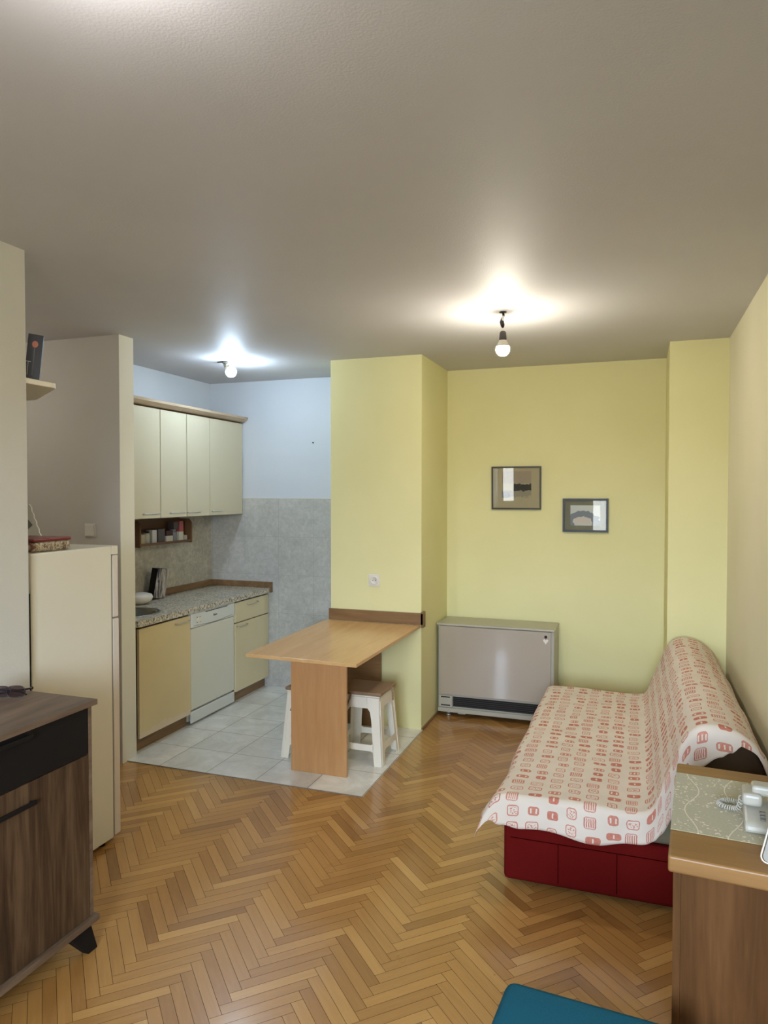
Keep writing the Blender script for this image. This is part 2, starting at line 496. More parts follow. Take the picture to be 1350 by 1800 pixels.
# rear wall with two windows behind the photographer
YR = -1.63
W1 = (-2.31, -2.02, 1.0, 2.3); W2 = (-0.76, 0.44, 0.9, 2.3)
rw = MB()
rw.box(-2.446, W1[0], YR - 0.12, YR, 0, H).box(W1[1], W2[0], YR - 0.12, YR, 0, H).box(W2[1], 0.537, YR - 0.12, YR, 0, H)
for w in (W1, W2):
    rw.box(w[0], w[1], YR - 0.12, YR, 0, w[2]).box(w[0], w[1], YR - 0.12, YR, w[3], H)
struct(rw, 'wall_rear', M_white_wall)
for k, w in enumerate((W1, W2)):
    t = bpy.data.objects.new('window_%d' % (k + 1), None); COL.objects.link(t)
    t.location = ((w[0] + w[1]) / 2, YR - 0.06, w[2]); t['_o'] = tuple(t.location); t['kind'] = 'structure'
    f = MB(); fw = 0.05
    f.box(w[0], w[0] + fw, YR - 0.09, YR - 0.03, w[2], w[3]).box(w[1] - fw, w[1], YR - 0.09, YR - 0.03, w[2], w[3])
    f.box(w[0] + fw, w[1] - fw, YR - 0.09, YR - 0.03, w[2], w[2] + fw).box(w[0] + fw, w[1] - fw, YR - 0.09, YR - 0.03, w[3] - fw, w[3])
    if k == 1:
        xm = (w[0] + w[1]) / 2
        f.box(xm - 0.03, xm + 0.03, YR - 0.09, YR - 0.03, w[2] + fw, w[3] - fw)
    f.build('window_frame', M_plastic, t)
    B(w[0] + fw, w[1] - fw, YR - 0.062, YR - 0.058, w[2] + fw, w[3] - fw).build('glass', M_glass, t)
    B(w[0] + 0.005, w[1] - 0.005, YR - 0.03, YR + 0.1, w[2] - 0.028, w[2] - 0.001, bev=0.004).build('window_sill', M_plastic, t)

# ------------------------------------------------------------------ KITCHEN
def bow_handle(parent, y0, y1, z, x, mat=None):
    mb = MB(); n = 10
    pts = [(x + 0.0005, y0, z)]
    for k in range(n + 1):
        a = k / n
        pts.append((x + 0.018 + 0.006 * math.sin(a * PI), y0 + (y1 - y0) * a, z))
    pts.append((x + 0.0005, y1, z))
    mb.tube(pts, 0.0045, 8)
    o = mb.build('handle', mat or M_chrome, parent)
    o['label'] = 'chrome handle'
    return o

def wall_unit(y0, y1, doors, label):
    t = thing('wall_cabinet', label, 'cabinet', (-3.43, (y0 + y1) / 2, 1.503), 'cream wall cabinets over the worktop')
    MB().box(-3.586, -3.284, y0 + 0.001, y1 - 0.001, 1.505, 2.30).build('body', M_rackwood, t)
    for (a, b_, h0, h1) in doors:
        d = B(-3.282, -3.264, a + 0.004, b_ - 0.004, 1.503, 2.29, bev=0.0015).build('door', M_cream, t)
        bow_handle(d, h0, h1, 1.535, -3.264)
    return t
wall_unit(3.745, 4.345, [(3.745, 4.345, 4.15, 4.302)], 'cream wall cabinet nearest the white wall end, leftmost of the row')
wall_unit(4.345, 4.981, [(4.345, 4.668, 4.455, 4.617), (4.668, 4.981, 4.665, 4.82)], 'cream wall cabinet with two narrow doors in the middle of the row')
wall_unit(4.981, 5.49, [(4.981, 5.49, 4.978 + 0.03, 5.143)], 'cream wall cabinet in the kitchen corner, rightmost of the row')
# cornice
cb = MB()
prof = [(-3.585, 2.302), (-3.25, 2.302), (-3.235, 2.308), (-3.212, 2.326), (-3.208, 2.343), (-3.222, 2.347), (-3.585, 2.347)]
cb.prism(prof, lambda a, b_, w: Vector((a, 3.742 + w, b_)), 1.749)
M_cornice = wood('cornice_wood', (166, 142, 116), (188, 166, 140), (204, 184, 158), 'Y', 1.0, 0.4)
tag(cb.build('cornice', M_cornice, origin=(-3.4, 4.6, 2.30)), 'pale brown moulded cornice board lying along the tops of the wall cabinets', 'cornice')

def base_unit(y0, y1, label, lower):
    t = thing('base_cabinet', label, 'cabinet', (-3.3, (y0 + y1) / 2, 0.005), 'cream base cabinets under the worktop')
    bb = MB().box(-3.585, -3.032, y0, y0 + 0.018, 0.1, 0.823).box(-3.585, -3.032, y1 - 0.018, y1, 0.1, 0.823).box(-3.585, -3.032, y0 + 0.018, y1 - 0.018, 0.1, 0.118).box(-3.585, -3.575, y0 + 0.018, y1 - 0.018, 0.118, 0.823)
    bb.build('body', M_rackwood, t)
    B(-3.07, -3.052, y0 + 0.001, y1 - 0.001, 0.006, 0.099).build('plinth', M_trimwood, t)
    return t
bc = base_unit(3.742, 4.338, 'yellowed cream base cabinet with one door under the sink', True)
d = B(-3.030, -3.010, 3.776, 4.336, 0.094, 0.806, bev=0.002).build('door', M_tan_low, bc)
d['label'] = 'yellowed door with peeling pale edges'
bow_handle(d, 4.155, 4.305, 0.775, -3.010)
br = base_unit(4.938, 5.488, 'cream base cabinet with a drawer in the corner, right of the dishwasher', False)
d = B(-3.030, -3.010, 4.944, 5.486, 0.092, 0.640, bev=0.002).build('door', M_cream_low, br)
bow_handle(d, 4.965, 5.11, 0.613, -3.010)
d = B(-3.030, -3.010, 4.944, 5.486, 0.648, 0.808, bev=0.002).build('drawer', M_cream_low, br)
bow_handle(d, 5.13, 5.285, 0.775, -3.010)

# dishwasher
dw = thing('dishwasher', 'white dishwasher between the two cream base cabinets', 'dishwasher', (-3.3, 4.638, 0.005))
B(-3.56, -3.045, 4.345, 4.932, 0.03, 0.82).build('body', M_appl, dw)
B(-3.043, -3.015, 4.345, 4.930, 0.115, 0.705, bev=0.006).build('door', M_appl, dw)
fp = MB()
fp.box(-3.043, -3.006, 4.345, 4.930, 0.709, 0.818, bev=0.008, seg=3)
fpo = fp.build('control_panel', M_appl2, dw)
# shallow curved lip under the panel
lp = MB(); pts = []
for k in range(21):
    a = k / 20; pts.append((-3.008, 4.37 + 0.52 * a, 0.724 - 0.010 * math.sin(a * PI) ** 2))
lp.tube(pts, 0.003, 6); lp.build('grip_groove', M_key, fpo)
B(-3.0065, -3.0040, 4.52, 4.82, 0.8035, 0.8085, bev=0.0008).build('handle_slot', M_dark, fpo)
kb = MB()
kb.cyl((-3.0065, 4.432, 0.762), (-2.998, 4.432, 0.762), 0.021, 0.018, 24)
kn = kb.build('program_knob', M_plastic, fpo)
mk = MB()
for k in range(4):
    a = PI / 4 + k * PI / 2
    cy, cz = 4.432 + 0.027 * math.cos(a), 0.762 + 0.027 * math.sin(a)
    MB().box(-3.0062, -3.0050, cy - 0.006, cy + 0.006, cz - 0.0025, cz + 0.0025).build('marking', M_key, fpo)
tk = B(-3.03, -3.013, 4.345, 4.93, 0.02, 0.104, bev=0.006).build('kick_panel', M_appl2, dw)

def text_mesh(name, s, size, mat, M, parent, ext=0.0006):
    cu = bpy.data.curves.new('txt', 'FONT'); cu.body = s; cu.size = size; cu.extrude = ext
    cu.align_x = 'CENTER'; cu.align_y = 'CENTER'
    to = bpy.data.objects.new('txt', cu); COL.objects.link(to)
    dg = bpy.context.evaluated_depsgraph_get()
    me = bpy.data.meshes.new_from_object(to.evaluated_get(dg))
    bpy.data.objects.remove(to)
    o = Vector(parent['_o'])
    me.transform(Matrix.Translation(-o) @ M)
    me.materials.clear(); me.materials.append(mat)
    ob = bpy.data.objects.new(name, me); COL.objects.link(ob); ob.parent = parent
    ob['_o'] = parent['_o']
    return ob
# faces +X: text x -> +Y, text y -> +Z
MX = Matrix(((0, 0, 1, 0), (1, 0, 0, 0), (0, 1, 0, 0), (0, 0, 0, 1)))
text_mesh('lettering', 'Beko', 0.024, M_dark, Matrix.Translation((-3.0052, 4.648, 0.766)) @ MX, fpo)

# worktop with a round opening for the sink
def make_worktop():
    x0, x1, y0, y1, z0, z1 = -3.5865, -2.985, 3.74, 5.4915, 0.8245, 0.864
    cx, cy, r = -3.285, 3.99, 0.205
    t = bmesh.new()
    angs = [2 * PI * k / 64 for k in range(64)]
    for X in (x0, x1):
        for Y in (y0, y1): angs.append(math.atan2(Y - cy, X - cx) % (2 * PI))
    angs = sorted(angs)
    def outer(a):
        c, s = math.cos(a), math.sin(a); k = 1e9
        if abs(c) > 1e-9: k = min(k, ((x1 if c > 0 else x0) - cx) / c)
        if abs(s) > 1e-9: k = min(k, ((y1 if s > 0 else y0) - cy) / s)
        return cx + c * k, cy + s * k
    rings = []
    for a in angs:
        ox, oy = outer(a); ix, iy = cx + r * math.cos(a), cy + r * math.sin(a)
        rings.append([t.verts.new(p) for p in ((ix, iy, z1), (ox, oy, z1), (ox, oy, z0), (ix, iy, z0))])
    for k in range(len(rings)):
        A, Bq = rings[k], rings[(k + 1) % len(rings)]
        for q in range(4): t.faces.new((A[q], A[(q + 1) % 4], Bq[(q + 1) % 4], Bq[q]))
    bmesh.ops.recalc_face_normals(t, faces=t.faces)
    m = MB(); m.add(t)
    return m.build('worktop', M_granite, origin=(-3.285, 4.6, 0.8245))
tag(make_worktop(), 'speckled brown and grey stone-look worktop over the base cabinets and dishwasher', 'worktop')
tw = MB()
tw.box(-3.5865, -3.568, 3.745, 5.4735, 0.8655, 0.915, bev=0.002)
tw.box(-3.5865, -2.972, 5.4735, 5.4915, 0.8655, 0.915, bev=0.002)
tw.box(-2.984, -2.972, 5.455, 5.4915, 0.826, 0.8655)
tag(tw.build('upstand', M_trimwood, origin=(-3.577, 4.6, 0.8655)), 'brown wooden strip along the back edge of the speckled worktop', 'trim strip')
# sink
sk = MB()
sk.lathe([(0.225, 0.8655), (0.226, 0.868), (0.215, 0.8695), (0.200, 0.868), (0.194, 0.858), (0.186, 0.76), (0.165, 0.735), (0.03, 0.728), (0.0, 0.728)], (-3.285, 3.99, 0), 48)
tag(sk.build('sink', M_steel, origin=(-3.285, 3.99, 0.728)), 'round stainless steel sink set in the speckled worktop', 'sink')
# white bowl beside the wall
bw = MB(); bw.lathe([(0.0, 0.8655), (0.05, 0.8655), (0.055, 0.872), (0.085, 0.905), (0.098, 0.935), (0.094, 0.935), (0.08, 0.905), (0.045, 0.876), (0.0, 0.874)], (-3.455, 4.31, 0.0), 40)
# cookery card / box with a grey blue stroke pattern
def mat_strokes():
    m, nt, b = new_mat('printed_box_front')
    v = coords(nt, 'Object', (1, 26, 5), (0.12, 0, 0))
    n = noise(nt, v, 1.2, 4, 0.6, 1.2)
    n2 = noise(nt, coords(nt, 'Object', (1, 14, 5)), 1.0, 2)
    c = ramp(nt, n, [(0.38, (40, 38, 48)), (0.45, (96, 88, 84)), (0.52, (168, 156, 148)), (0.66, (202, 194, 186))])
    c = mixc(nt, n2.lt(0.40), c, (52, 52, 72))
    nt.links.new(c, b.inputs['Base Color']); b.inputs['Roughness'].default_value = 0.4
    return m
M_strokes = mat_strokes()
kx = thing('cutlery_box', 'narrow upright box with a grey and blue streaked front standing against the kitchen tiles', 'box', (-3.50, 4.60, 0.866))
R = Matrix.Translation((-3.50, 4.60, 0.866)) @ Matrix.Rotation(math.radians(6), 4, 'Y')@ Matrix.Rotation(math.radians(-7), 4, 'X') 
k2 = MB(); k2.box(-0.035, 0.018, -0.07, 0.07, 0.006, 0.235, bev=0.003, M=R.copy()); k2.build('body', M_black, kx)
k3 = MB(); k3.box(0.0185, 0.0215, -0.067, 0.071, 0.008, 0.238, M=R.copy()); k3.build('printed_front', M_strokes, kx)
tag(MB().lathe([(0.0, 0.8655), (0.05, 0.8655), (0.06, 0.87), (0.088, 0.89), (0.098, 0.915), (0.09, 0.935), (0.06, 0.944), (0.0, 0.947)], (-3.46, 4.345, 0.0), 40).build('lidded_bowl', M_white, origin=(-3.46, 4.345, 0.8655)), 'white rounded bowl with lid on the worktop behind the sink', 'bowl')
bw.bm.free()

# spice rack
sr = thing('spice_rack', 'small brown wooden wall rack under the wall cabinets holding jars and packets', 'rack', (-3.53, 4.69, 1.28))
rk = MB()
rk.box(-3.5865, -3.578, 4.365, 5.02, 1.285, 1.48).build('back_board', M_rackwood, sr)
B(-3.577, -3.47, 4.377, 5.005, 1.285, 1.297).build('shelf', M_rackwood, sr)
pr = [(-3.577, 1.278), (-3.463, 1.278), (-3.463, 1.44), (-3.49, 1.475), (-3.577, 1.475)]
for (ya, lb) in ((4.362, 'end_board'), (5.006, 'end_board')):
    MB().prism(pr, lambda a, b_, w: Vector((a, ya + w, b_)), 0.014).build(lb, M_rackwood, sr)
B(-3.472, -3.466, 4.377, 5.005, 1.297, 1.305).build('rail', M_rackwood, sr)
def item(kind, y0, y1, z1, colr, label, cat, z0=1.2975, x=-3.52, cap=None):
    yc = (y0 + y1) / 2; r = (y1 - y0) / 2 - 0.002
    g = 'jars and packets in the spice rack'
    if kind == 'box':
        o = B(x - 0.03, x + 0.03, y0 + 0.002, y1 - 0.002, z0, z1, bev=0.002)
        t = o.build('packet', simple(label[:20], colr, 0.5), origin=(x, yc, z0)); tag(t, label, cat, g)
    else:
        r = min(r, 0.038)
        t = thing('spice_jar', label, cat, (x, yc, z0), g)
        MB().lathe([(0, z0), (r * 0.9, z0), (r, z0 + 0.006), (r, z1 - 0.025), (r * 0.8, z1 - 0.016), (0, z1 - 0.016)], (x, yc, 0), 24).build('jar', simple(label[:20], colr, 0.3), t)
        MB().lathe([(0, z1 - 0.0155), (r * 0.84, z1 - 0.0155), (r * 0.84, z1), (0, z1)], (x, yc, 0), 24).build('lid', simple('lid ' + label[:16], cap or colr, 0.4), t)
    return t
item('jar', 4.405, 4.478, 1.392, (186, 180, 152), 'round cream jar at the left end of the spice rack', 'jar', cap=(60, 40, 40))
item('jar', 4.482, 4.535, 1.395, (190, 190, 180), 'slim pale grey jar beside the cream jar in the spice rack', 'jar', cap=(30, 28, 30))
item('box', 4.540, 4.598, 1.400, (206, 204, 204), 'small white packet in the spice rack', 'packet')
item('box', 4.612, 4.698, 1.405, (84, 76, 76), 'dark grey square packet in the middle of the spice rack', 'packet')
item('box', 4.712, 4.800, 1.345, (208, 202, 188), 'low white packet in the spice rack', 'packet')
item('box', 4.715, 4.800, 1.388, (66, 34, 30), 'dark red packet lying on the low white packet', 'packet', z0=1.3455)
item('jar', 4.806, 4.866, 1.393, (128, 128, 134), 'bluish grey jar in the spice rack', 'jar')
item('box', 4.880, 4.942, 1.372, (212, 210, 190), 'cream carton with a dark mark in the spice rack', 'packet')
item('box', 4.885, 4.942, 1.456, (172, 84, 84), 'pink red packet on top of the cream carton', 'packet', z0=1.3725)
item('box', 4.955, 4.992, 1.340, (196, 186, 172), 'smallest pale packet at the right end of the spice rack', 'packet')
item('box', 4.808, 4.876, 1.452, (72, 62, 56), 'dark packet lying on the bluish grey jar', 'packet', z0=1.3935)

# small dark hook on kitchen wall
tag(MB().cyl((-2.587, 5.4995, 2.111), (-2.587, 5.488, 2.111), 0.006, 0.004, 10).build('wall_plug', M_wire, origin=(-2.587, 5.4995, 2.111)), 'tiny dark plug in the white kitchen wall', 'plug')

# ------------------------------------------------------------------ HALL: fridge, shelf, switch
fr = thing('refrigerator', 'cream white two-door refrigerator seen from its side', 'refrigerator', (-2.63, 2.53, 0.0005))
B(-2.90, -2.36, 2.285, 2.765, 0.025, 1.43, bev=0.004).build('body', M_fridge, fr)
B(-2.898, -2.361, 2.773, 2.813, 1.086, 1.385, bev=0.005).build('freezer_door', M_fridge2, fr)
B(-2.898, -2.361, 2.773, 2.816, 0.03, 1.08, bev=0.005).build('door', M_fridge2, fr)
B(-2.899, -2.3605, 2.766, 2.812, 1.388, 1.43, bev=0.004).build('top_trim', M_fridge, fr)
B(-2.898, -2.363, 2.7655, 2.7725, 0.03, 1.385).build('door_seal', M_key, fr)
B(-2.86, -2.364, 2.262, 2.2845, 0.1, 1.265).build('condenser', M_black, fr)
for x in (-2.86, -2.40):
    for y in (2.32, 2.72):
        MB().cyl((x, y, 0.0005), (x, y, 0.025), 0.02, 0.02, 14).build('foot', M_black, fr)
def mat_tin():
    m, nt, b = new_mat('printed_tin')
    v = coords(nt, 'Object', (1, 1, 1))
    n = noise(nt, v, 60, 4, 0.6, 1.5)
    c = ramp(nt, n, [(0.4, (96, 70, 54)), (0.5, (160, 142, 112)), (0.62, (188, 174, 144))])
    x, y, z = sep(nt, v)
    dx = (x - 0.065) * 17.0; dz = (z - 0.021) * 42.0
    rr = (dx * dx + dz * dz).sqrt()
    ringm = rr.lt(0.85) * rr.gt(0.6)
    c = mixc(nt, ringm, c, (120, 70, 56))
    nt.links.new(c, b.inputs['Base Color']); b.inputs['Roughness'].default_value = 0.35
    return m
tn = thing('biscuit_tin', 'flat biscuit tin with a dark red lid and flowery side on top of the refrigerator', 'tin', (-2.505, 2.405, 1.431))
B(-2.625, -2.39, 2.33, 2.54, 1.431, 1.474, bev=0.012, seg=3).build('tin_body', mat_tin(), tn)
B(-2.627, -2.388, 2.328, 2.542, 1.4745, 1.488, bev=0.005, seg=2).build('lid', simple('tin_lid_red', (116, 34, 36), 0.3), tn)
# scalloped card leaning behind the tin
cd = MB(); pts = [(0, 0)]
n = 12
for k in range(n + 1):
    a = k / n; pts.append((0.175 - 0.115 * a + (0.006 if k % 2 else 0), 0.0 + 0.20 * a))
pts.append((0, 0.20))
Rm = Matrix.Translation((-2.78, 2.60, 1.4325)) @ Matrix.Rotation(math.radians(-8), 4, 'X')
cd.prism(pts, lambda a, b_, w: Rm @ Vector((a, w, b_)), 0.006)
crd = thing('greeting_card', 'white card with a scalloped sloping edge standing behind the tin on the refrigerator', 'card', (-2.78, 2.60, 1.4325))
cd.build('card', M_white, crd)
dd = MB(); dd.prism([(0.06, 0.07), (0.095, 0.10), (0.06, 0.13), (0.03, 0.10)], lambda a, b_, w: Rm @ Vector((a, w - 0.003, b_)), 0.002)
dd.build('dark_motif', M_key, crd)

sh = MB()
po = [(-2.335, 2.2405), (-2.335, 2.40), (-2.345, 2.415), (-2.70, 2.665), (-2.735, 2.672), (-3.6, 2.672), (-3.6, 2.2405)]
sh.prism(po, lambda a, b_, w: Vector((a, b_, 2.126 + w)), 0.0238, bev=0.003)
tag(sh.build('wall_shelf', M_cream, origin=(-2.9, 2.2405, 2.126)), 'cream shelf with a cut corner sticking out high above the refrigerator', 'shelf')
bx = thing('gift_box', 'tall black box with a red round emblem leaning on the high shelf', 'box', (-2.39, 2.33, 2.1505))
RB = Matrix.Translation((-2.388, 2.330, 2.1540)) @ Matrix.Rotation(math.radians(42), 4, 'Z') @ Matrix.Rotation(math.radians(6), 4, 'Y') @ Matrix.Diagonal((0.72, 0.9, 0.87, 1))
MB().box(-0.040, 0.040, -0.025, 0.025, 0.0, 0.215, bev=0.002, M=RB.copy()).build('box_body', simple('gloss_black_card', (24, 22, 24), 0.35), bx)
em = MB()
em.prism([(0.016 * math.cos(2 * PI * k / 24), 0.168 + 0.016 * math.sin(2 * PI * k / 24)) for k in range(24)], lambda a, b_, w: RB @ Vector((a, -0.0252 - w, b_)), 0.0006)
em.build('emblem', simple('emblem_red', (196, 120, 96), 0.5), bx)
MB().box(-0.003, 0.003, -0.0258, -0.0252, 0.02, 0.15, M=RB.copy()).build('printed_stem', simple('stem_grey', (96, 98, 96), 0.5), bx)
MB().box(-0.0395, -0.012, -0.0258, -0.0252, 0.082, 0.0835, M=RB.copy()).box(-0.027, -0.0255, -0.0258, -0.0252, 0.02, 0.082, M=RB.copy()).build('price_band', M_rim, bx)

sw = thing('light_switch', 'cream light switch on the grey wall above the refrigerator', 'switch', (-3.228, 3.5995, 1.448))
B(-3.270, -3.187, 3.590, 3.5998, 1.406, 1.491, bev=0.003).build('plate', M_socket, sw)
MB().box(-3.262, -3.195, 3.582, 3.5897, 1.414, 1.483, bev=0.003).build('rocker', M_socket, sw)

# ------------------------------------------------------------------ LEFT SIDEBOARD
sb = thing('sideboard', 'dark walnut sideboard with a black drawer front and black splayed legs', 'sideboard', (-2.09, 1.5, 0.0005))
y0, y1 = 0.9, 2.09
B(-2.318, -1.862, y0 - 0.01, y1 + 0.012, 0.906, 0.926, bev=0.0015).build('top', M_walnut_t, sb)
B(-2.312, -1.880, y1 - 0.018, y1, 0.128, 0.905).build('side_panel', M_walnut_t, sb)
B(-2.312, -1.880, y0, y0 + 0.018, 0.128, 0.905).build('side_panel', M_walnut, sb)
B(-2.312, -2.300, y0 + 0.019, y1 - 0.019, 0.128, 0.905).build('back_panel', M_walnut, sb)
B(-2.318, -1.862, y0 - 0.01, y1 + 0.012, 0.105, 0.127, bev=0.0015).build('bottom_board', M_walnut_t, sb)
B(-2.29, -1.900, y0 + 0.02, y1 - 0.02, 0.715, 0.73).build('divider', M_walnut, sb)
ym = (y0 + y1) / 2
for k, (a, b_) in enumerate(((y0 + 0.021, ym - 0.0015), (ym + 0.0015, y1 - 0.021))):
    dr = B(-1.898, -1.878, a, b_, 0.732, 0.903, bev=0.001).build('drawer', M_black, sb)
    do = B(-1.898, -1.878, a, b_, 0.130, 0.728, bev=0.001).build('door', M_walnut, sb)
    for o, z in ((dr, 0.885), (do, 0.662)):
        hm = MB()
        ye = a + 0.30
        if k == 1: ya, yb_ = 1.51 if z > 0.8 else 1.52, 1.80 if z > 0.8 else 1.815
        else: ya, yb_ = a + 0.15, a + 0.42
        hm.box(-1.866, -1.856, ya, yb_, z - 0.007, z + 0.007, bev=0.002)
        hm.cyl((-1.8775, ya + 0.01, z), (-1.862, ya + 0.01, z), 0.005, n=10).cyl((-1.8775, yb_ - 0.01, z), (-1.862, yb_ - 0.01, z), 0.005, n=10)
        hm.build('handle', M_black, o)
for (x, y, sx, sy) in ((-1.905, 2.045, 1, 1), (-2.26, 2.045, -1, 1), (-1.905, 0.945, 1, -1), (-2.26, 0.945, -1, -1)):
    t = bmesh.new(); mb = MB()
    a = [(x - 0.035, y - 0.075), (x + 0.025, y - 0.075), (x + 0.025, y + 0.03), (x - 0.035, y + 0.03)] if sy > 0 else [(x - 0.035, y - 0.03), (x + 0.025, y - 0.03), (x + 0.025, y + 0.075), (x - 0.035, y + 0.075)]
    vt = [t.verts.new((p[0], p[1], 0.1045)) for p in a]
    cx, cy = x + 0.022 * sx, y + 0.040 * sy
    vb = [t.verts.new((cx + (p[0] - x) * 0.55, cy + (p[1] - y) * 0.45, 0.0005)) for p in a]
    t.faces.new(vt); t.faces.new(vb[::-1])
    for i in range(4): t.faces.new((vt[i], vb[i], vb[(i + 1) % 4], vt[(i + 1) % 4]))
    bmesh.ops.recalc_face_normals(t, faces=t.faces)
    bmesh.ops.bevel(t, geom=list(t.edges), offset=0.003, segments=2, affect='EDGES', profile=0.5)
    mb.add(t); mb.build('leg', M_black, sb)

# sunglasses
gl = thing('sunglasses', 'dark rimmed glasses lying on the sideboard top', 'glasses', (-2.17, 1.99, 0.9265))
GR = Matrix.Translation((-2.168, 1.990, 0.9285)) @ Matrix.Rotation(math.radians(26), 4, 'Z') @ Matrix.Scale(1.22, 4)
M_lens = mat_glass('tinted_lens', 0.02)
for nd in M_lens.node_tree.nodes:
    if nd.type == 'BSDF_TRANSPARENT': nd.inputs[0].default_value = (0.5, 0.42, 0.44, 1)
for sx in (-1, 1):
    pts = []
    for k in range(28):
        a = 2 * PI * k / 28
        ex = 0.027 * abs(math.cos(a)) ** 0.75 * math.copysign(1, math.cos(a)); ez = 0.017 * abs(math.sin(a)) ** 0.8 * math.copysign(1, math.sin(a))
        pts.append((sx * 0.021 + ex, 0, 0.020 + ez))
    rm = MB(); rm.tube([GR @ Vector(p) for p in pts], 0.0018, 8, closed=True); rm.build('rim', M_glassdark, gl)
    ln = MB(); ln.prism([(p[0], p[2]) for p in pts], lambda a, b_, w: GR @ Vector((a, w - 0.0005, b_)), 0.001); ln.build('lens', M_lens, gl)
    yo = 0.010 if sx > 0 else 0.017
    tp = MB(); tp.tube([GR @ Vector(p) for p in ((sx * 0.062, 0, 0.030), (sx * 0.068, 0.003, 0.029), (sx * 0.066, yo, 0.026), (sx * 0.02, yo + 0.002, 0.020), (-sx * 0.03, yo + 0.003, 0.012), (-sx * 0.045, yo + 0.003, 0.004))], [0.0045, 0.0045, 0.004, 0.0025, 0.0022, 0.003], 8)
    tp.build('temple', M_glassdark, gl)
bg = MB(); bg.tube([GR @ Vector(p) for p in ((-0.008, 0, 0.024), (0, 0, 0.028), (0.008, 0, 0.024))], 0.002, 8); bg.build('bridge', M_glassdark, gl)

# ------------------------------------------------------------------ TABLE + STOOLS
tb = thing('dining_table', 'beech laminate breakfast table fixed to the yellow pillar, on a broad panel leg', 'table', (-1.78, 4.2, 0.005))
tt = MB(); tt.prism([(-2.132, 3.608), (-1.430, 3.582), (-1.433, 4.799), (-2.155, 4.799)], lambda a, b_, w: Vector((a, b_, 0.733 + w)), 0.02, bev=0.002)
tt.build('tabletop', M_beech, tb)
B(-1.962, -1.60, 3.85, 3.868, 0.0055, 0.7325, bev=0.001).build('panel_leg', M_beech_v, tb)
B(-2.08, -1.72, 4.775, 4.793, 0.0055, 0.7325, bev=0.001).build('panel_leg', M_trimwoodx, tb)
up = MB(); up.box(-2.135, -1.412, 4.8005, 4.8195, 0.7545, 0.836, bev=0.0015)
up.box(-1.4295, -1.411, 4.8005, 4.862, 0.735, 0.845, bev=0.0015)
up.build('upstand', M_trimwoodx, tb)

def make_stool(label):
    t = thing('plastic_stool', label, 'stool', (0, 0, 0.0055), 'white plastic stools under the table')
    ZT = 0.418
    def half(z): return 0.166 + (0.134 - 0.166) * z / ZT
    def side(k):
        R_ = Matrix.Rotation(k * PI / 2, 4, 'Z')
        def fn(s, z, w):
            h = half(z)
            return R_ @ Vector((s * h, -h + w, z))
        return fn
    lw = 0.056
    for k in range(4):
        f0, f1 = side(k), side((k + 1) % 4)
        mb = MB()
        # right end of side k and left end of side k+1 form one angle leg, wider at the top
        zs = [0, 0.004, 0.05, 0.12, 0.2, 0.28, 0.33, 0.36, ZT]
        ws = [lw - 0.006, lw - 0.002, lw, lw + 0.002, lw + 0.002, lw + 0.004, lw + 0.010, lw + 0.03, lw + 0.03]
        poly = [(1 - w_ / half(z), z) for z, w_ in zip(zs, ws)] + [(1.0, z) for z in reversed(zs)]
        mb.prism(poly, f0, 0.005)
        poly = [(-1 + w_ / half(z), z) for z, w_ in zip(zs, ws)] + [(-1.0, z) for z in reversed(zs)]
        mb.prism(poly, f1, 0.005)
        # raised rib down the middle of each face
        for (f_, sg) in ((f0, 1), (f1, -1)):
            mb.prism([(sg * (1 - 0.022 / half(z)), z) for z in (0.006, 0.40)] + [(sg * (1 - 0.006 / half(z)), z) for z in (0.40, 0.006)], lambda a, b_, w, f_=f_: f_(a, b_, w - 0.003), 0.003)
        mb.build('leg', M_plastic, t)
    for k in range(4):
        f_ = side(k); ap = MB()
        ww = (lw + 0.026)
        xa = 1 - ww / half(0.36)
        ap.prism([(-xa, 0.352), (xa, 0.352), (1 - ww / half(ZT), ZT), (-(1 - ww / half(ZT)), ZT)], f_, 0.005)
        ap.build('apron', M_plastic, t)
        r = MB(); xr = 1 - (lw - 0.002) / half(0.11)
        r.prism([(-xr, 0.088), (-xr * 0.8, 0.094), (xr * 0.8, 0.094), (xr, 0.088), (xr, 0.142), (xr * 0.85, 0.132), (-xr * 0.85, 0.132), (-xr, 0.142)], f_, 0.005)
        r.build('stretcher', M_plastic, t)
    B(-0.136, 0.136, -0.136, 0.136, 0.4185, 0.43, bev=0.005, seg=3).build('seat', M_plastic, t)
    pad = B(-0.147, 0.147, -0.143, 0.143, 0.4305, 0.452, bev=0.009, seg=3).build('seat_pad', M_seatpad, t)
    st = MB()
    for (s_, ) in ((-0.35,), ):
        h = half(0.4)
        st.tube([(s_ * h, -0.150, 0.442), (s_ * h - 0.006, -0.153, 0.41), (s_ * h - 0.03, -0.158, 0.35), (s_ * h - 0.045, -0.166, 0.31)], 0.005, 6)
        st.build('tie_strap', M_seatpad, pad); st = MB()
        st.tube([(0.150, 0.06, 0.442), (0.153, 0.06, 0.41), (0.158, 0.055, 0.36)], 0.005, 6)
    st.build('tie_strap', M_seatpad, pad)
    return t
def copy_tree(o, parent=None):
    c = o.copy(); COL.objects.link(c)
    if parent is not None: c.parent = parent
    for ch in list(o.children): copy_tree(ch, c)
    return c
s1 = make_stool('white plastic stool with brown pad right of the panel leg, nearest the parquet')
s1.location = (-1.618, 4.232, 0.0055)
s2 = copy_tree(s1); s2.location = (-1.950, 4.178, 0.0055); s2.rotation_euler = (0, 0, math.radians(-3))
s2['label'] = 'white plastic stool mostly hidden behind the panel leg, on the kitchen side'

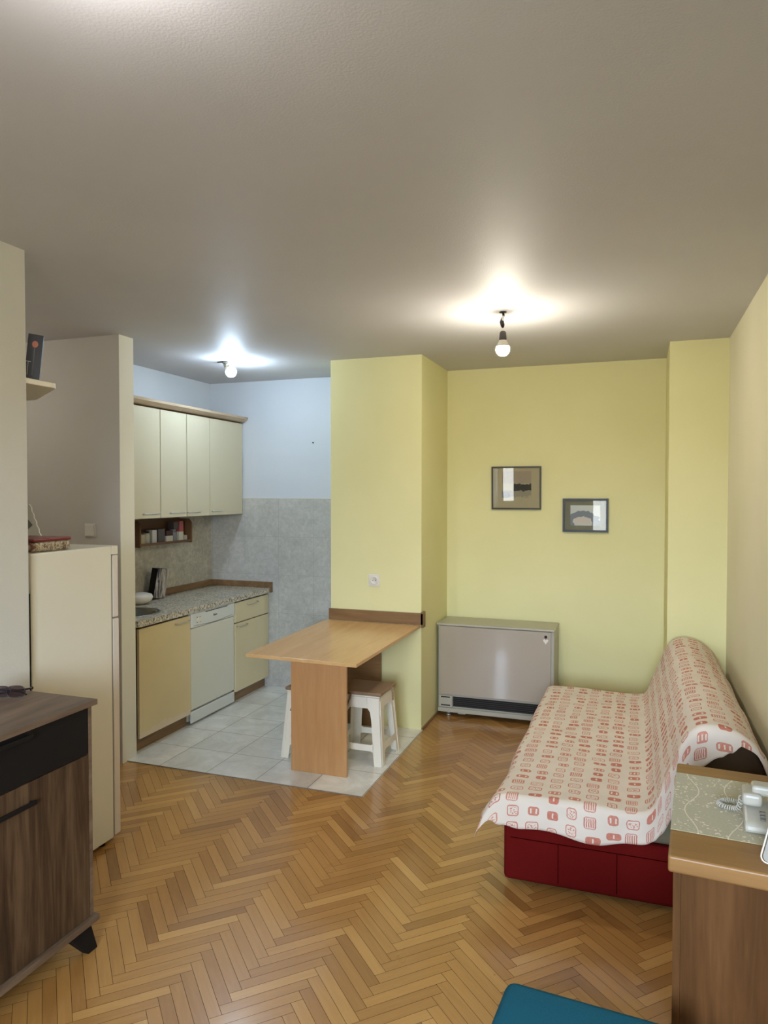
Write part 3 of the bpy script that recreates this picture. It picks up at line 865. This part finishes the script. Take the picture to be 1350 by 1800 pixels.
# ------------------------------------------------------------------ SOCKET, HEATER
so = thing('wall_socket', 'white power socket on the yellow pillar above the table', 'socket', (-1.782, 4.8195, 1.055))
B(-1.825, -1.740, 4.811, 4.8198, 1.012, 1.098, bev=0.003, seg=3).build('plate', M_socket, so)
rr = MB(); MX2 = Matrix.Translation((-1.782, 4.8105, 1.055)) @ Matrix.Rotation(PI / 2, 4, 'X')
rr.lathe([(0.032, 0.0), (0.031, 0.006), (0.022, 0.006), (0.020, 0.001), (0.0, 0.001)], (0, 0, 0), 28, MX2); rr.build('socket_ring', M_socket, so)
rp = MB()
for sx in (-0.0095, 0.0095): rp.cyl((-1.782 + sx, 4.8095, 1.055), (-1.782 + sx, 4.808, 1.055), 0.0035, n=10)
rp.build('pin_holes', M_dark, so)

ht = thing('storage_heater', 'large grey enamelled storage heater standing against the yellow wall', 'heater', (-0.98, 5.35, 0.0005))
B(-1.412, -0.552, 5.212, 5.50, 0.045, 0.688, bev=0.006).build('casing', M_heater2, ht)
B(-1.398, -0.572, 5.197, 5.2115, 0.166, 0.686, bev=0.004).build('front_panel', M_heater, ht)
lid = MB(); lid.box(-1.418, -0.546, 5.190, 5.505, 0.6885, 0.705, bev=0.006, seg=3); lid.build('lid', M_heater2, ht)
B(-1.295, -0.575, 5.204, 5.2115, 0.078, 0.152, bev=0.002).build('outlet_grille', M_dark, ht)
g = MB()
for k in range(5): g.box(-1.293, -0.578, 5.2005, 5.2038, 0.084 + k * 0.014, 0.087 + k * 0.014)
g.build('grille_bars', simple('dark_bars', (52, 46, 40), 0.5), ht)
cbx = B(-1.402, -1.30, 5.196, 5.2115, 0.068, 0.158, bev=0.003).build('control_box', M_heater2, ht)
MB().box(-1.385, -1.315, 5.1945, 5.1959, 0.143, 0.1515).build('slot', M_dark, cbx)
MB().box(-1.385, -1.315, 5.1945, 5.1959, 0.0815, 0.090).build('slot', M_dark, cbx)
B(-1.408, -0.556, 5.190, 5.2115, 0.035, 0.066, bev=0.003).build('bottom_rail', M_heater2, ht)
bd = thing('dummy', '', '', (0, 0, 0)); bpy.data.objects.remove(bd)
MB().cyl((-0.610, 5.1968, 0.650), (-0.610, 5.190, 0.650), 0.011, 0.010, 20).build('dial', M_glassdark, ht)
hp = MB(); hp.prism([(-0.610, 0.598), (-0.592, 0.622), (-0.594, 0.632), (-0.603, 0.634), (-0.610, 0.626), (-0.617, 0.634), (-0.626, 0.632), (-0.628, 0.622)], lambda a, b_, w: Vector((a, 5.1965 - w, b_)), 0.003)
hp.build('badge', M_rim, ht)
for x in (-1.335, -0.65):
    for y in (5.235, 5.45):
        f = MB(); f.cyl((x, y, 0.012), (x, y, 0.044), 0.014, n=14).cyl((x, y, 0.0005), (x, y, 0.012), 0.02, n=14); f.build('foot', M_chrome, ht)
MB().box(-1.26, -1.20, 5.215, 5.26, 0.020, 0.0445, bev=0.003).build('cable_clamp', M_heater2, ht)

# ------------------------------------------------------------------ PICTURES
def art_mat(kind):
    m, nt, b = new_mat('picture_print_' + kind)
    v = coords(nt); x, y, z = sep(nt, v)
    n = (noise(nt, v, 24, 6, 0.7, 0.8) - 0.5) * 2.2
    if kind == 'sepia':
        paperc = (176, 164, 124)
        c = mixc(nt, 0.0, paperc, paperc)
        # dark mound across the middle, grey ground wash under it
        hill = ((z - 0.005 + n * 0.02).abs()).lt(0.026) * x.gt(-0.02) * x.lt(0.115)
        sky = z.gt(0.035) * x.gt(-0.11) * x.lt(0.115) * z.lt(0.13)
        gnd = z.lt(-0.02) * (z + n * 0.06).gt(-0.072) * x.gt(-0.11) * x.lt(0.115)
        c = mixc(nt, sky * 0.75, c, (158, 140, 116))
        c = mixc(nt, gnd * 0.6, c, (128, 120, 104))
        blue = z.lt(-0.03) * z.gt(-0.075) * x.gt(-0.11) * x.lt(-0.045)
        c = mixc(nt, blue * 0.8, c, (112, 112, 122))
        c = mixc(nt, hill, c, (44, 42, 32))
    else:
        c = mixc(nt, 0.0, (124, 122, 96), (124, 122, 96))
        inner = x.abs().lt(0.108) * z.abs().lt(0.076)
        c = mixc(nt, inner, c, (206, 208, 196))
        # arch of blue grey foliage
        d = ((x + 0.02) * (x + 0.02) * 0.8 + (z + 0.055) * (z + 0.055) * 1.6).sqrt() + n * 0.035
        arch = d.gt(0.062) * d.lt(0.112) * inner
        c = mixc(nt, arch * 0.85, c, (112, 122, 130))
        sand = d.lt(0.062) * z.gt(-0.062) * inner
        c = mixc(nt, sand, c, (214, 202, 184))
    nt.links.new(c, b.inputs['Base Color']); b.inputs['Roughness'].default_value = 0.8
    return m
def picture(x0, x1, z0, z1, name_lab, fcol, kind, fw):
    cx, cz = (x0 + x1) / 2, (z0 + z1) / 2; w, h = (x1 - x0) / 2, (z1 - z0) / 2
    t = thing('framed_picture', name_lab, 'picture', (cx, 5.521, z0), 'framed pictures on the back wall', local=True)
    t.location = (cx, 5.5235, cz); t.rotation_euler = (math.radians(2.0 if kind == 'sepia' else 0.4), 0, 0)
    f = MB()
    f.box(-w, w, -0.008, 0.008, h - fw, h).box(-w, w, -0.008, 0.008, -h, -h + fw)
    f.box(-w, -w + fw, -0.008, 0.008, -h + fw, h - fw).box(w - fw, w, -0.008, 0.008, -h + fw, h - fw)
    f.build('frame', simple('frame_' + kind, fcol, 0.4), t)
    B(-w + fw + 0.0005, w - fw - 0.0005, 0.002, 0.006, -h + fw + 0.0005, h - fw - 0.0005).build('print', art_mat(kind), t)
    B(-w + fw + 0.0005, w - fw - 0.0005, -0.002, 0.0, -h + fw + 0.0005, h - fw - 0.0005).build('glass', M_glass, t)
    return t
picture(-1.070, -0.690, 1.558, 1.890, 'larger brown-framed sepia landscape under glass, left of the two pictures', (54, 44, 28), 'sepia', 0.012)
picture(-0.529, -0.200, 1.392, 1.644, 'smaller black-framed picture of blue grey trees, lower right of the two pictures', (36, 38, 34), 'trees', 0.016)

# ------------------------------------------------------------------ SOFA BED + THROW
YN, YF = 3.03, 4.84
sf = thing('sofa_bed', 'sofa bed with a dark red base along the right wall, under a printed throw', 'sofa', (-0.02, 3.93, 0.0005))
B(-0.53, 0.49, YN + 0.005, YF - 0.01, 0.02, 0.262, bev=0.018, seg=3).build('base', M_red, sf)
sm = MB()
for x in (-0.30, -0.065, 0.16, 0.37): sm.box(x - 0.0015, x + 0.0015, YN + 0.0035, YN + 0.0047, 0.04, 0.205)
sm.box(-0.50, 0.46, YN + 0.0035, YN + 0.0047, 0.206, 0.209)
sm.build('seam', M_redseam, sf)
B(-0.525, 0.42, YN + 0.012, YF - 0.02, 0.264, 0.376, bev=0.03, seg=4).build('mattress', M_olive, sf)
bp = [(0.075, 0.38), (0.445, 0.38), (0.485, 0.45), (0.478, 0.60), (0.44, 0.68), (0.37, 0.735), (0.29, 0.752), (0.235, 0.735), (0.19, 0.68), (0.115, 0.50)]
bk = MB(); bk.prism(bp, lambda a, b_, w: Vector((a, YN + 0.03 + w, b_)), YF - YN - 0.06, bev=0.012)
bk.build('backrest', M_bolster, sf)
for x in (-0.46, 0.42):
    for y in (YN + 0.08, YF - 0.1): MB().cyl((x, y, 0.0005), (x, y, 0.0195), 0.022, n=12).build('foot', M_black, sf)

def make_throw():
    # cross-section from the left hem over the seat, up and over the backrest to the rear hem
    key = [(-0.582, 0.255), (-0.570, 0.32), (-0.556, 0.372), (-0.535, 0.389), (-0.49, 0.396), (-0.35, 0.397), (-0.15, 0.393), (-0.02, 0.391), (0.045, 0.400), (0.075, 0.43),
           (0.10, 0.50), (0.145, 0.61), (0.175, 0.69), (0.20, 0.735), (0.235, 0.764), (0.285, 0.775), (0.34, 0.769), (0.39, 0.748), (0.44, 0.708), (0.475, 0.655), (0.493, 0.59), (0.500, 0.52)]
    P = [Vector((a, b_)) for a, b_ in key]
    # Catmull-Rom resample by arc length
    dense = []
    for i in range(len(P) - 1):
        p0, p1, p2, p3 = P[max(i - 1, 0)], P[i], P[i + 1], P[min(i + 2, len(P) - 1)]
        for k in range(12):
            t = k / 12
            dense.append(0.5 * ((2 * p1) + (p2 - p0) * t + (2 * p0 - 5 * p1 + 4 * p2 - p3) * t * t + (3 * p1 - p0 - 3 * p2 + p3) * t ** 3))
    dense.append(P[-1])
    acc = [0]
    for a, b_ in zip(dense, dense[1:]): acc.append(acc[-1] + (b_ - a).length)
    L = acc[-1]; NU = 150; prof = []
    j = 0
    for k in range(NU + 1):
        s = L * k / NU
        while j < len(acc) - 2 and acc[j + 1] < s: j += 1
        f = (s - acc[j]) / max(1e-9, acc[j + 1] - acc[j])
        prof.append((s, dense[j].lerp(dense[j + 1], f)))
    def hang(x, s):   # how far the near hem drops at this x
        pts = [(-0.60, 0.02), (-0.57, 0.06), (-0.54, 0.115), (-0.45, 0.13), (-0.30, 0.137), (-0.14, 0.142), (-0.02, 0.125), (0.06, 0.125), (0.12, 0.19), (0.17, 0.21), (0.24, 0.15), (0.31, 0.112), (0.35, 0.085), (0.39, 0.042), (0.44, 0.03), (0.48, 0.05), (0.52, 0.05)]
        for (a, ha), (b_, hb) in zip(pts, pts[1:]):
            if x <= b_: 
                t = min(1, max(0, (x - a) / (b_ - a))); t = t * t * (3 - 2 * t)
                return ha + (hb - ha) * t
        return 0.05
    NH = 12
    rows = []
    for q in range(NH + 1): rows.append(('h', 1 - q / NH))          # hanging part, from hem up to the edge
    NV = 150
    for q in range(1, NV + 1): rows.append(('t', q / NV))
    for q in range(1, 5): rows.append(('f', q / 4))
    bm = bmesh.new(); uvl = bm.loops.layers.uv.new('UVMap')
    grid = []; UV = []
    import mathutils
    nz = mathutils.noise
    for (kind, q) in rows:
        r = []; ru = []
        for (s, p) in prof:
            x, z = p.x, p.y
            leftside = min(1, max(0, (0.16 - s) / 0.12))
            if kind == 't':
                y = YN - 0.004 + (YF - YN + 0.004) * q
                v = y
                wr = nz.noise(Vector((x * 4, y * 2.2, z * 4))) * 0.006 + nz.noise(Vector((x * 14, y * 9, z * 14))) * 0.002
                wr = max(wr, -0.003)
                zz = z + wr
                # flaring left hem
                xx = x - leftside * (0.012 + 0.010 * math.sin(y * 9.0) + 0.03 * max(0, 1 - (y - YN) / 0.25))
                if s > 0.9 * L: zz += 0.01 * math.sin(y * 11)
                r.append(Vector((xx, y, zz)))
            elif kind == 'h':
                hgt = hang(x, s) * q
                fold = min(hgt, 0.02)
                y = YN - 0.004 - 0.014 * math.sin(min(1, hgt / 0.02) * PI / 2) - 0.012 * (hgt / 0.14) * (1 + math.sin(x * 23)) * 0.6
                y -= leftside * 0.03 * q
                zz = z - hgt + 0.006 * math.sin(x * 17 + 1) * q
                xx = x - leftside * (0.042 + 0.02 * q)
                v = YN - 0.004 - hgt
                r.append(Vector((xx, y, zz)))
            else:
                d = q * 0.08
                r.append(Vector((x - leftside * 0.012, YF + 0.004 + 0.01 * min(1, q * 2), z - max(0, d - 0.006)))); v = YF + d
            ru.append((s, v))
        grid.append([bm.verts.new(c) for c in r]); UV.append(ru)
    for i in range(len(grid) - 1):
        for k in range(NU):
            f = bm.faces.new((grid[i][k], grid[i][k + 1], grid[i + 1][k + 1], grid[i + 1][k])); f.smooth = True
            for lp, (a, b_) in zip(f.loops, ((i, k), (i, k + 1), (i + 1, k + 1), (i + 1, k))): lp[uvl].uv = UV[a][b_]
    bmesh.ops.recalc_face_normals(bm, faces=bm.faces)
    o0 = Vector((-0.02, 3.93, 0.39))
    bmesh.ops.translate(bm, verts=bm.verts, vec=-o0)
    me = bpy.data.meshes.new('throw'); bm.to_mesh(me); bm.free(); me.materials.append(M_throw)
    o = bpy.data.objects.new('throw', me); COL.objects.link(o); o.location = o0
    md = o.modifiers.new('thick', 'SOLIDIFY'); md.thickness = 0.002; md.offset = 1.0
    tag(o, 'off-white cotton throw printed with coral leaf shapes, draped over the sofa bed', 'throw')
make_throw()

# ------------------------------------------------------------------ RIGHT CABINET, RUNNER, PHONE, TRAY
CA = math.radians(-4.6)
sc_ = thing('side_cabinet', 'light brown wooden side cabinet in the bottom right corner with a telephone on it', 'cabinet', (0.134, 2.560, 0.0), rot=CA, local=True)
CW, CD, CZ = 0.362, 0.672, 0.78
# local: x to the right, y negative towards the camera, origin at the far left corner
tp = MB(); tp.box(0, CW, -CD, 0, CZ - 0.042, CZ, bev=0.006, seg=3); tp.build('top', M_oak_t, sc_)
B(0.012, 0.030, -CD + 0.012, -0.012, 0.0005, CZ - 0.0425).build('side_panel', M_oak_shaded, sc_)
B(CW - 0.030, CW - 0.012, -CD + 0.012, -0.012, 0.0005, CZ - 0.0425).build('side_panel', M_oak_shaded, sc_)
B(0.0305, CW - 0.0305, -CD + 0.012, -CD + 0.030, 0.0005, CZ - 0.0425).build('end_panel', M_oak_shaded, sc_)
B(0.0305, CW - 0.0305, -0.030, -0.012, 0.0005, CZ - 0.0425).build('back_panel', M_oak_shaded, sc_)
CM = Matrix.Translation((0.134, 2.560, 0)) @ Matrix.Rotation(CA, 4, 'Z')
ru = MB(); 
ru.box(-0.0, CW - 0.004, -0.522, -0.098, CZ + 0.0008, CZ + 0.0028)
ro = ru.build('table_runner', M_runner)
ro.location = (0.134, 2.560, 0.0); ro.rotation_euler = (0, 0, CA)
tag(ro, 'sage green runner embroidered with white flowers lying across the side cabinet', 'runner')

ph = thing('telephone', 'pale grey corded desk telephone on the sage runner', 'telephone', (0.134, 2.560, 0.0), rot=CA, local=True)
def pw(px, py, pz=CZ): return CM.inverted() @ Vector((px, py, pz))
zb = CZ + 0.0035
# phone body wedge: x from 0.155 (left) to 0.34, y front -0.475 .. back -0.29
px0, px1, pyf, pyb = 0.180, 0.338, -0.468, -0.330
pb = MB()
pb.prism([(pyf, zb), (pyb, zb), (pyb, zb + 0.046), (pyb - 0.035, zb + 0.047), (pyf + 0.01, zb + 0.026), (pyf, zb + 0.018)], lambda a, b_, w: Vector((px0 + w, a, b_)), px1 - px0, bev=0.008)
pb.build('base', M_phone, ph)
def slope_z(y): return zb + 0.026 + (y - (pyf + 0.01)) / ((pyb - 0.035) - (pyf + 0.01)) * 0.021
for r_ in range(3):
    for c_ in range(3):
        yy = pyf + 0.026 + r_ * 0.015; xx = px0 + 0.045 + c_ * 0.022
        kz = slope_z(yy)
        MB().box(xx - 0.007, xx + 0.007, yy - 0.005, yy + 0.005, kz - 0.0015, kz + 0.0035, bev=0.001).build('key', M_key, ph)
hs = MB()
hz = zb + 0.060
hs.box(px0 - 0.004, px0 + 0.046, pyb - 0.080, pyb + 0.0, hz - 0.012, hz + 0.022, bev=0.010, seg=3)
hs.box(px1 - 0.046, px1 + 0.004, pyb - 0.080, pyb + 0.0, hz - 0.012, hz + 0.022, bev=0.010, seg=3)
hs.box(px0 + 0.02, px1 - 0.02, pyb - 0.062, pyb - 0.012, hz + 0.012, hz + 0.040, bev=0.009, seg=3)
hs.build('handset', M_phone, ph)
# coiled cord: loop out to the left and back
cp = []; N = 900; turns = 30
base = [Vector((0.176, -0.375, hz - 0.002)), Vector((0.170, -0.352, zb + 0.018)), Vector((0.150, -0.338, zb + 0.008)), Vector((0.128, -0.330, zb + 0.008)), Vector((0.121, -0.312, zb + 0.008)), Vector((0.130, -0.292, zb + 0.008)), Vector((0.150, -0.284, zb + 0.008)), Vector((0.172, -0.290, zb + 0.008)), Vector((0.186, -0.322, zb + 0.012))]
def cr(P_, t):
    n_ = len(P_) - 1; f = min(t * n_, n_ - 1e-6); i = int(f); u = f - i
    p0, p1, p2, p3 = P_[max(i - 1, 0)], P_[i], P_[i + 1], P_[min(i + 2, n_)]
    return 0.5 * ((2 * p1) + (p2 - p0) * u + (2 * p0 - 5 * p1 + 4 * p2 - p3) * u * u + (3 * p1 - p0 - 3 * p2 + p3) * u ** 3)
for k in range(N + 1):
    t = k / N; c = cr(base, t); d = (cr(base, min(1, t + 0.002)) - cr(base, max(0, t - 0.002))).normalized()
    u = d.cross(Vector((0, 0, 1))).normalized(); w = u.cross(d)
    a = 2 * PI * turns * t; rad = 0.0062
    cp.append(c + (u * math.cos(a) + w * math.sin(a)) * rad)
cc = MB(); cc.tube(cp, 0.0017, 5); cc.build('coiled_cord', M_phone, ph)

# tray standing on edge at the front of the cabinet
ty = thing('tray', 'grey tray with a white rim standing on edge on the side cabinet, right photo edge', 'tray', (0.134, 2.560, 0.0), rot=CA, local=True)
TR = Matrix.Translation((0.204, -0.634, CZ + 0.0075)) @ Matrix.Rotation(math.radians(-5), 4, 'X') @ Matrix(((1, 0, 0.24, 0), (0, 1, 0, 0), (0, 0, 1, 0), (0, 0, 0, 1)))
def rrect(w, h, r, n=6):
    pts = []
    for (cx, cy, a0) in ((w - r, r, -90), (w - r, h - r, 0), (r, h - r, 90), (r, r, 180)):
        for k in range(n + 1):
            a = math.radians(a0 + 90 * k / n); pts.append((cx + r * math.cos(a), cy + r * math.sin(a)))
    return pts
RW, RH = 0.125, 0.125
p_ = MB(); p_.prism(rrect(RW - 0.008, RH - 0.008, 0.016), lambda a, b_, w: TR @ Vector((a + 0.004, w, b_ + 0.004)), 0.010); p_.build('panel', M_tray, ty)
q_ = MB(); q_.tube([TR @ Vector((a, 0.004, b_)) for a, b_ in rrect(RW, RH, 0.02)], 0.0020, 8, closed=True); q_.build('rim', M_rim, ty)

# teal seat
st = thing('upholstered_stool', 'teal blue fabric covered seat at the bottom edge of the photo', 'stool', (-0.096, 1.512, 0.0005), rot=math.radians(-4.5), local=True)
cs = MB(); cs.box(-0.22, 0.22, -0.21, 0.235, 0.40, 0.47, bev=0.028, seg=5)
o = cs.build('seat', M_teal, st)
for p in o.data.polygons: p.use_smooth = True
B(-0.19, 0.19, -0.18, 0.20, 0.36, 0.399).build('frame', M_black, st)
for (x, y) in ((-0.17, -0.16), (0.17, -0.16), (-0.17, 0.18), (0.17, 0.18)):
    MB().cyl((x, y, 0.3595), (x * 1.08, y * 1.08, 0.0005), 0.019, 0.012, 14).build('leg', M_black, st)

# ------------------------------------------------------------------ LAMPS
def bulb(name, label, c, r, col, st, axis, hole, extra=None):
    """c centre of the globe, axis = direction from socket to globe"""
    pass
def make_bulb(parent, c, d, r, col, st, base_len=0.045):
    """LED bulb: opaque plastic collar and a frosted dome that gives off the light"""
    c = Vector(c); d = Vector(d).normalized()
    Q = Matrix.Translation(c) @ Vector((0, 0, -1)).rotation_difference(d).to_matrix().to_4x4()
    prof = []
    for k in range(0, 22):
        a = math.radians(-90 + k * (112 / 21))        # bottom pole up to the collar
        prof.append((max(0, r * math.cos(a)), r * math.sin(a)))
    m = MB(); m.lathe(prof, (0, 0, 0), 32, Q)
    m.build('bulb_dome', emis('lamp_glow', col, st), parent)
    zr, zz = prof[-1]
    m = MB(); m.lathe([(zr, zz), (zr * 1.0, zz + 0.002), (zr * 0.66, zz + base_len * 0.6), (0.0145, zz + base_len), (0.0, zz + base_len)], (0, 0, 0), 32, Q)
    m.build('bulb_collar', M_plastic, parent)
    return Q, zz + base_len
pl = thing('pendant_lamp', 'bare lit bulb hanging on a black flex in front of the yellow wall', 'lamp', (-0.687, 3.842, H))
Q, zt = make_bulb(pl, (-0.687, 3.842, 2.455), (0, 0, -1), 0.037, (255, 247, 230), 320)
sk_ = MB(); sk_.lathe([(0.0, zt - 0.014 + 2.455), (0.0195, zt - 0.014 + 2.455), (0.020, zt + 2.455), (0.017, zt + 0.03 + 2.455), (0.010, zt + 0.038 + 2.455), (0.0, zt + 0.038 + 2.455)], (-0.687, 3.842, 0), 24)
sk_.build('lamp_socket', simple('dark_grey_socket', (70, 62, 56), 0.5), pl)
fl = MB(); fl.tube([(-0.687, 3.842, 2.570), (-0.689, 3.842, 2.585), (-0.693, 3.842, 2.60), (-0.690, 3.842, 2.618), (-0.684, 3.842, 2.636), (-0.687, 3.842, 2.6545)], [0.006, 0.011, 0.012, 0.008, 0.006, 0.005], 10)
fl.build('flex', M_wire, pl)
MB().box(-0.692, -0.680, 3.832, 3.840, 2.606, 2.632, bev=0.002).build('connector', M_connector, pl)
MB().lathe([(0.0, 2.6546), (0.018, 2.6546), (0.020, 2.651), (0.0, 2.650)], (-0.687, 3.842, 0), 20).build('ceiling_hook', M_wire, pl)

kl = thing('ceiling_lamp', 'bare lit bulb on a small holder on the kitchen ceiling', 'lamp', (-2.885, 4.6, H))
dk = Vector((0.75, -0.05, -0.66))
Q, zt = make_bulb(kl, (-2.829, 4.6, 2.578), dk, 0.040, (204, 230, 255), 235, 0.035)
pbase = Q @ Vector((0, 0, zt))
kb_ = MB(); kb_.cyl(pbase, (pbase.x - 0.012, pbase.y, 2.6545), 0.017, 0.020, 18); kb_.build('lamp_socket', M_chrome, kl)
wr = MB(); wr.tube([(pbase.x - 0.03, 4.59, 2.653), (pbase.x - 0.02, 4.58, 2.640), (pbase.x + 0.01, 4.575, 2.635), (pbase.x + 0.05, 4.58, 2.641), (pbase.x + 0.085, 4.59, 2.645)], 0.0035, 6)
wr.tube([(pbase.x - 0.075, 4.60, 2.6525), (pbase.x - 0.03, 4.59, 2.648), (pbase.x + 0.0, 4.585, 2.640)], 0.003, 6); wr.build('wire', M_key, kl)

rl = thing('ceiling_lamp', 'round lit bulb on the ceiling above the photographer, just outside the frame', 'lamp', (-0.88, 0.98, H))
Q, zt = make_bulb(rl, (-0.88, 0.98, 2.565), (0, 0, -1), 0.045, (250, 246, 244), 80, 0.04)
MB().lathe([(0, 2.6545), (0.03, 2.6545), (0.028, 2.625), (0.02, 2.61), (0.0, 2.62)], (-0.88, 0.98, 0), 20).build('lamp_socket', M_plastic, rl)

hall_fill = thing('ceiling_lamp', 'added fill bulb on the hall ceiling, unseen behind the white wall on the left', 'lamp', (-3.95, 2.7, H))
Q, zt = make_bulb(hall_fill, (-3.95, 2.7, 2.50), (0, 0, -1), 0.045, (250, 246, 244), 56, 0.05)  # unseen bulb, added to brighten the grey hall wall
MB().lathe([(0, 2.6545), (0.03, 2.6545), (0.028, 2.60), (0.02, 2.565), (0.0, 2.565)], (-3.95, 2.7, 0), 20).build('lamp_socket', M_plastic, hall_fill)

# daylight
w = bpy.data.worlds.new('World'); sc.world = w; w.use_nodes = True
bgn = w.node_tree.nodes['Background']
wn_ = w.node_tree
gx, gy, gz = sep(wn_, coords(wn_, 'Generated'))
up_ = ((gz + 0.02) * 12.0).max(0.0).min(1.0)
wc = mixc(wn_, up_, (0.17, 0.18, 0.18, 1.0), (0.78, 0.93, 1.16, 1.0))
wn_.links.new(wc, bgn.inputs['Color']); bgn.inputs['Strength'].default_value = 26
for wd in (W1, W2):
    ld = bpy.data.lights.new('window_portal', 'AREA'); ld.shape = 'RECTANGLE'
    ld.size = wd[1] - wd[0]; ld.size_y = wd[3] - wd[2]; ld.cycles.is_portal = True
    lo = bpy.data.objects.new('window_portal', ld); COL.objects.link(lo)
    lo.location = ((wd[0] + wd[1]) / 2, YR - 0.115, (wd[2] + wd[3]) / 2); lo.rotation_euler = (PI / 2, 0, 0)   # -Z of the light turned to +Y
    
# ------------------------------------------------------------------ CAMERA
yaw, pit, roll = 0.34095, -0.0257, 0.00042
f_ = Vector((-math.sin(yaw) * math.cos(pit), math.cos(yaw) * math.cos(pit), math.sin(pit)))
r_ = Vector((math.cos(yaw), math.sin(yaw), 0)); u_ = r_.cross(f_)
r2 = r_ * math.cos(roll) + u_ * math.sin(roll); u2 = -r_ * math.sin(roll) + u_ * math.cos(roll)
cam = bpy.data.cameras.new('camera'); co = bpy.data.objects.new('camera', cam); COL.objects.link(co)
co.matrix_world = Matrix(((r2.x, u2.x, -f_.x, 0), (r2.y, u2.y, -f_.y, 0), (r2.z, u2.z, -f_.z, 1.68), (0, 0, 0, 1)))
cam.sensor_fit = 'HORIZONTAL'; cam.sensor_width = 36.0; cam.lens = 1254.2 / 1350 * 36
cam.clip_start = 0.02; cam.clip_end = 100
sc.camera = co
for o in bpy.data.objects:
    if '_o' in o: del o['_o']
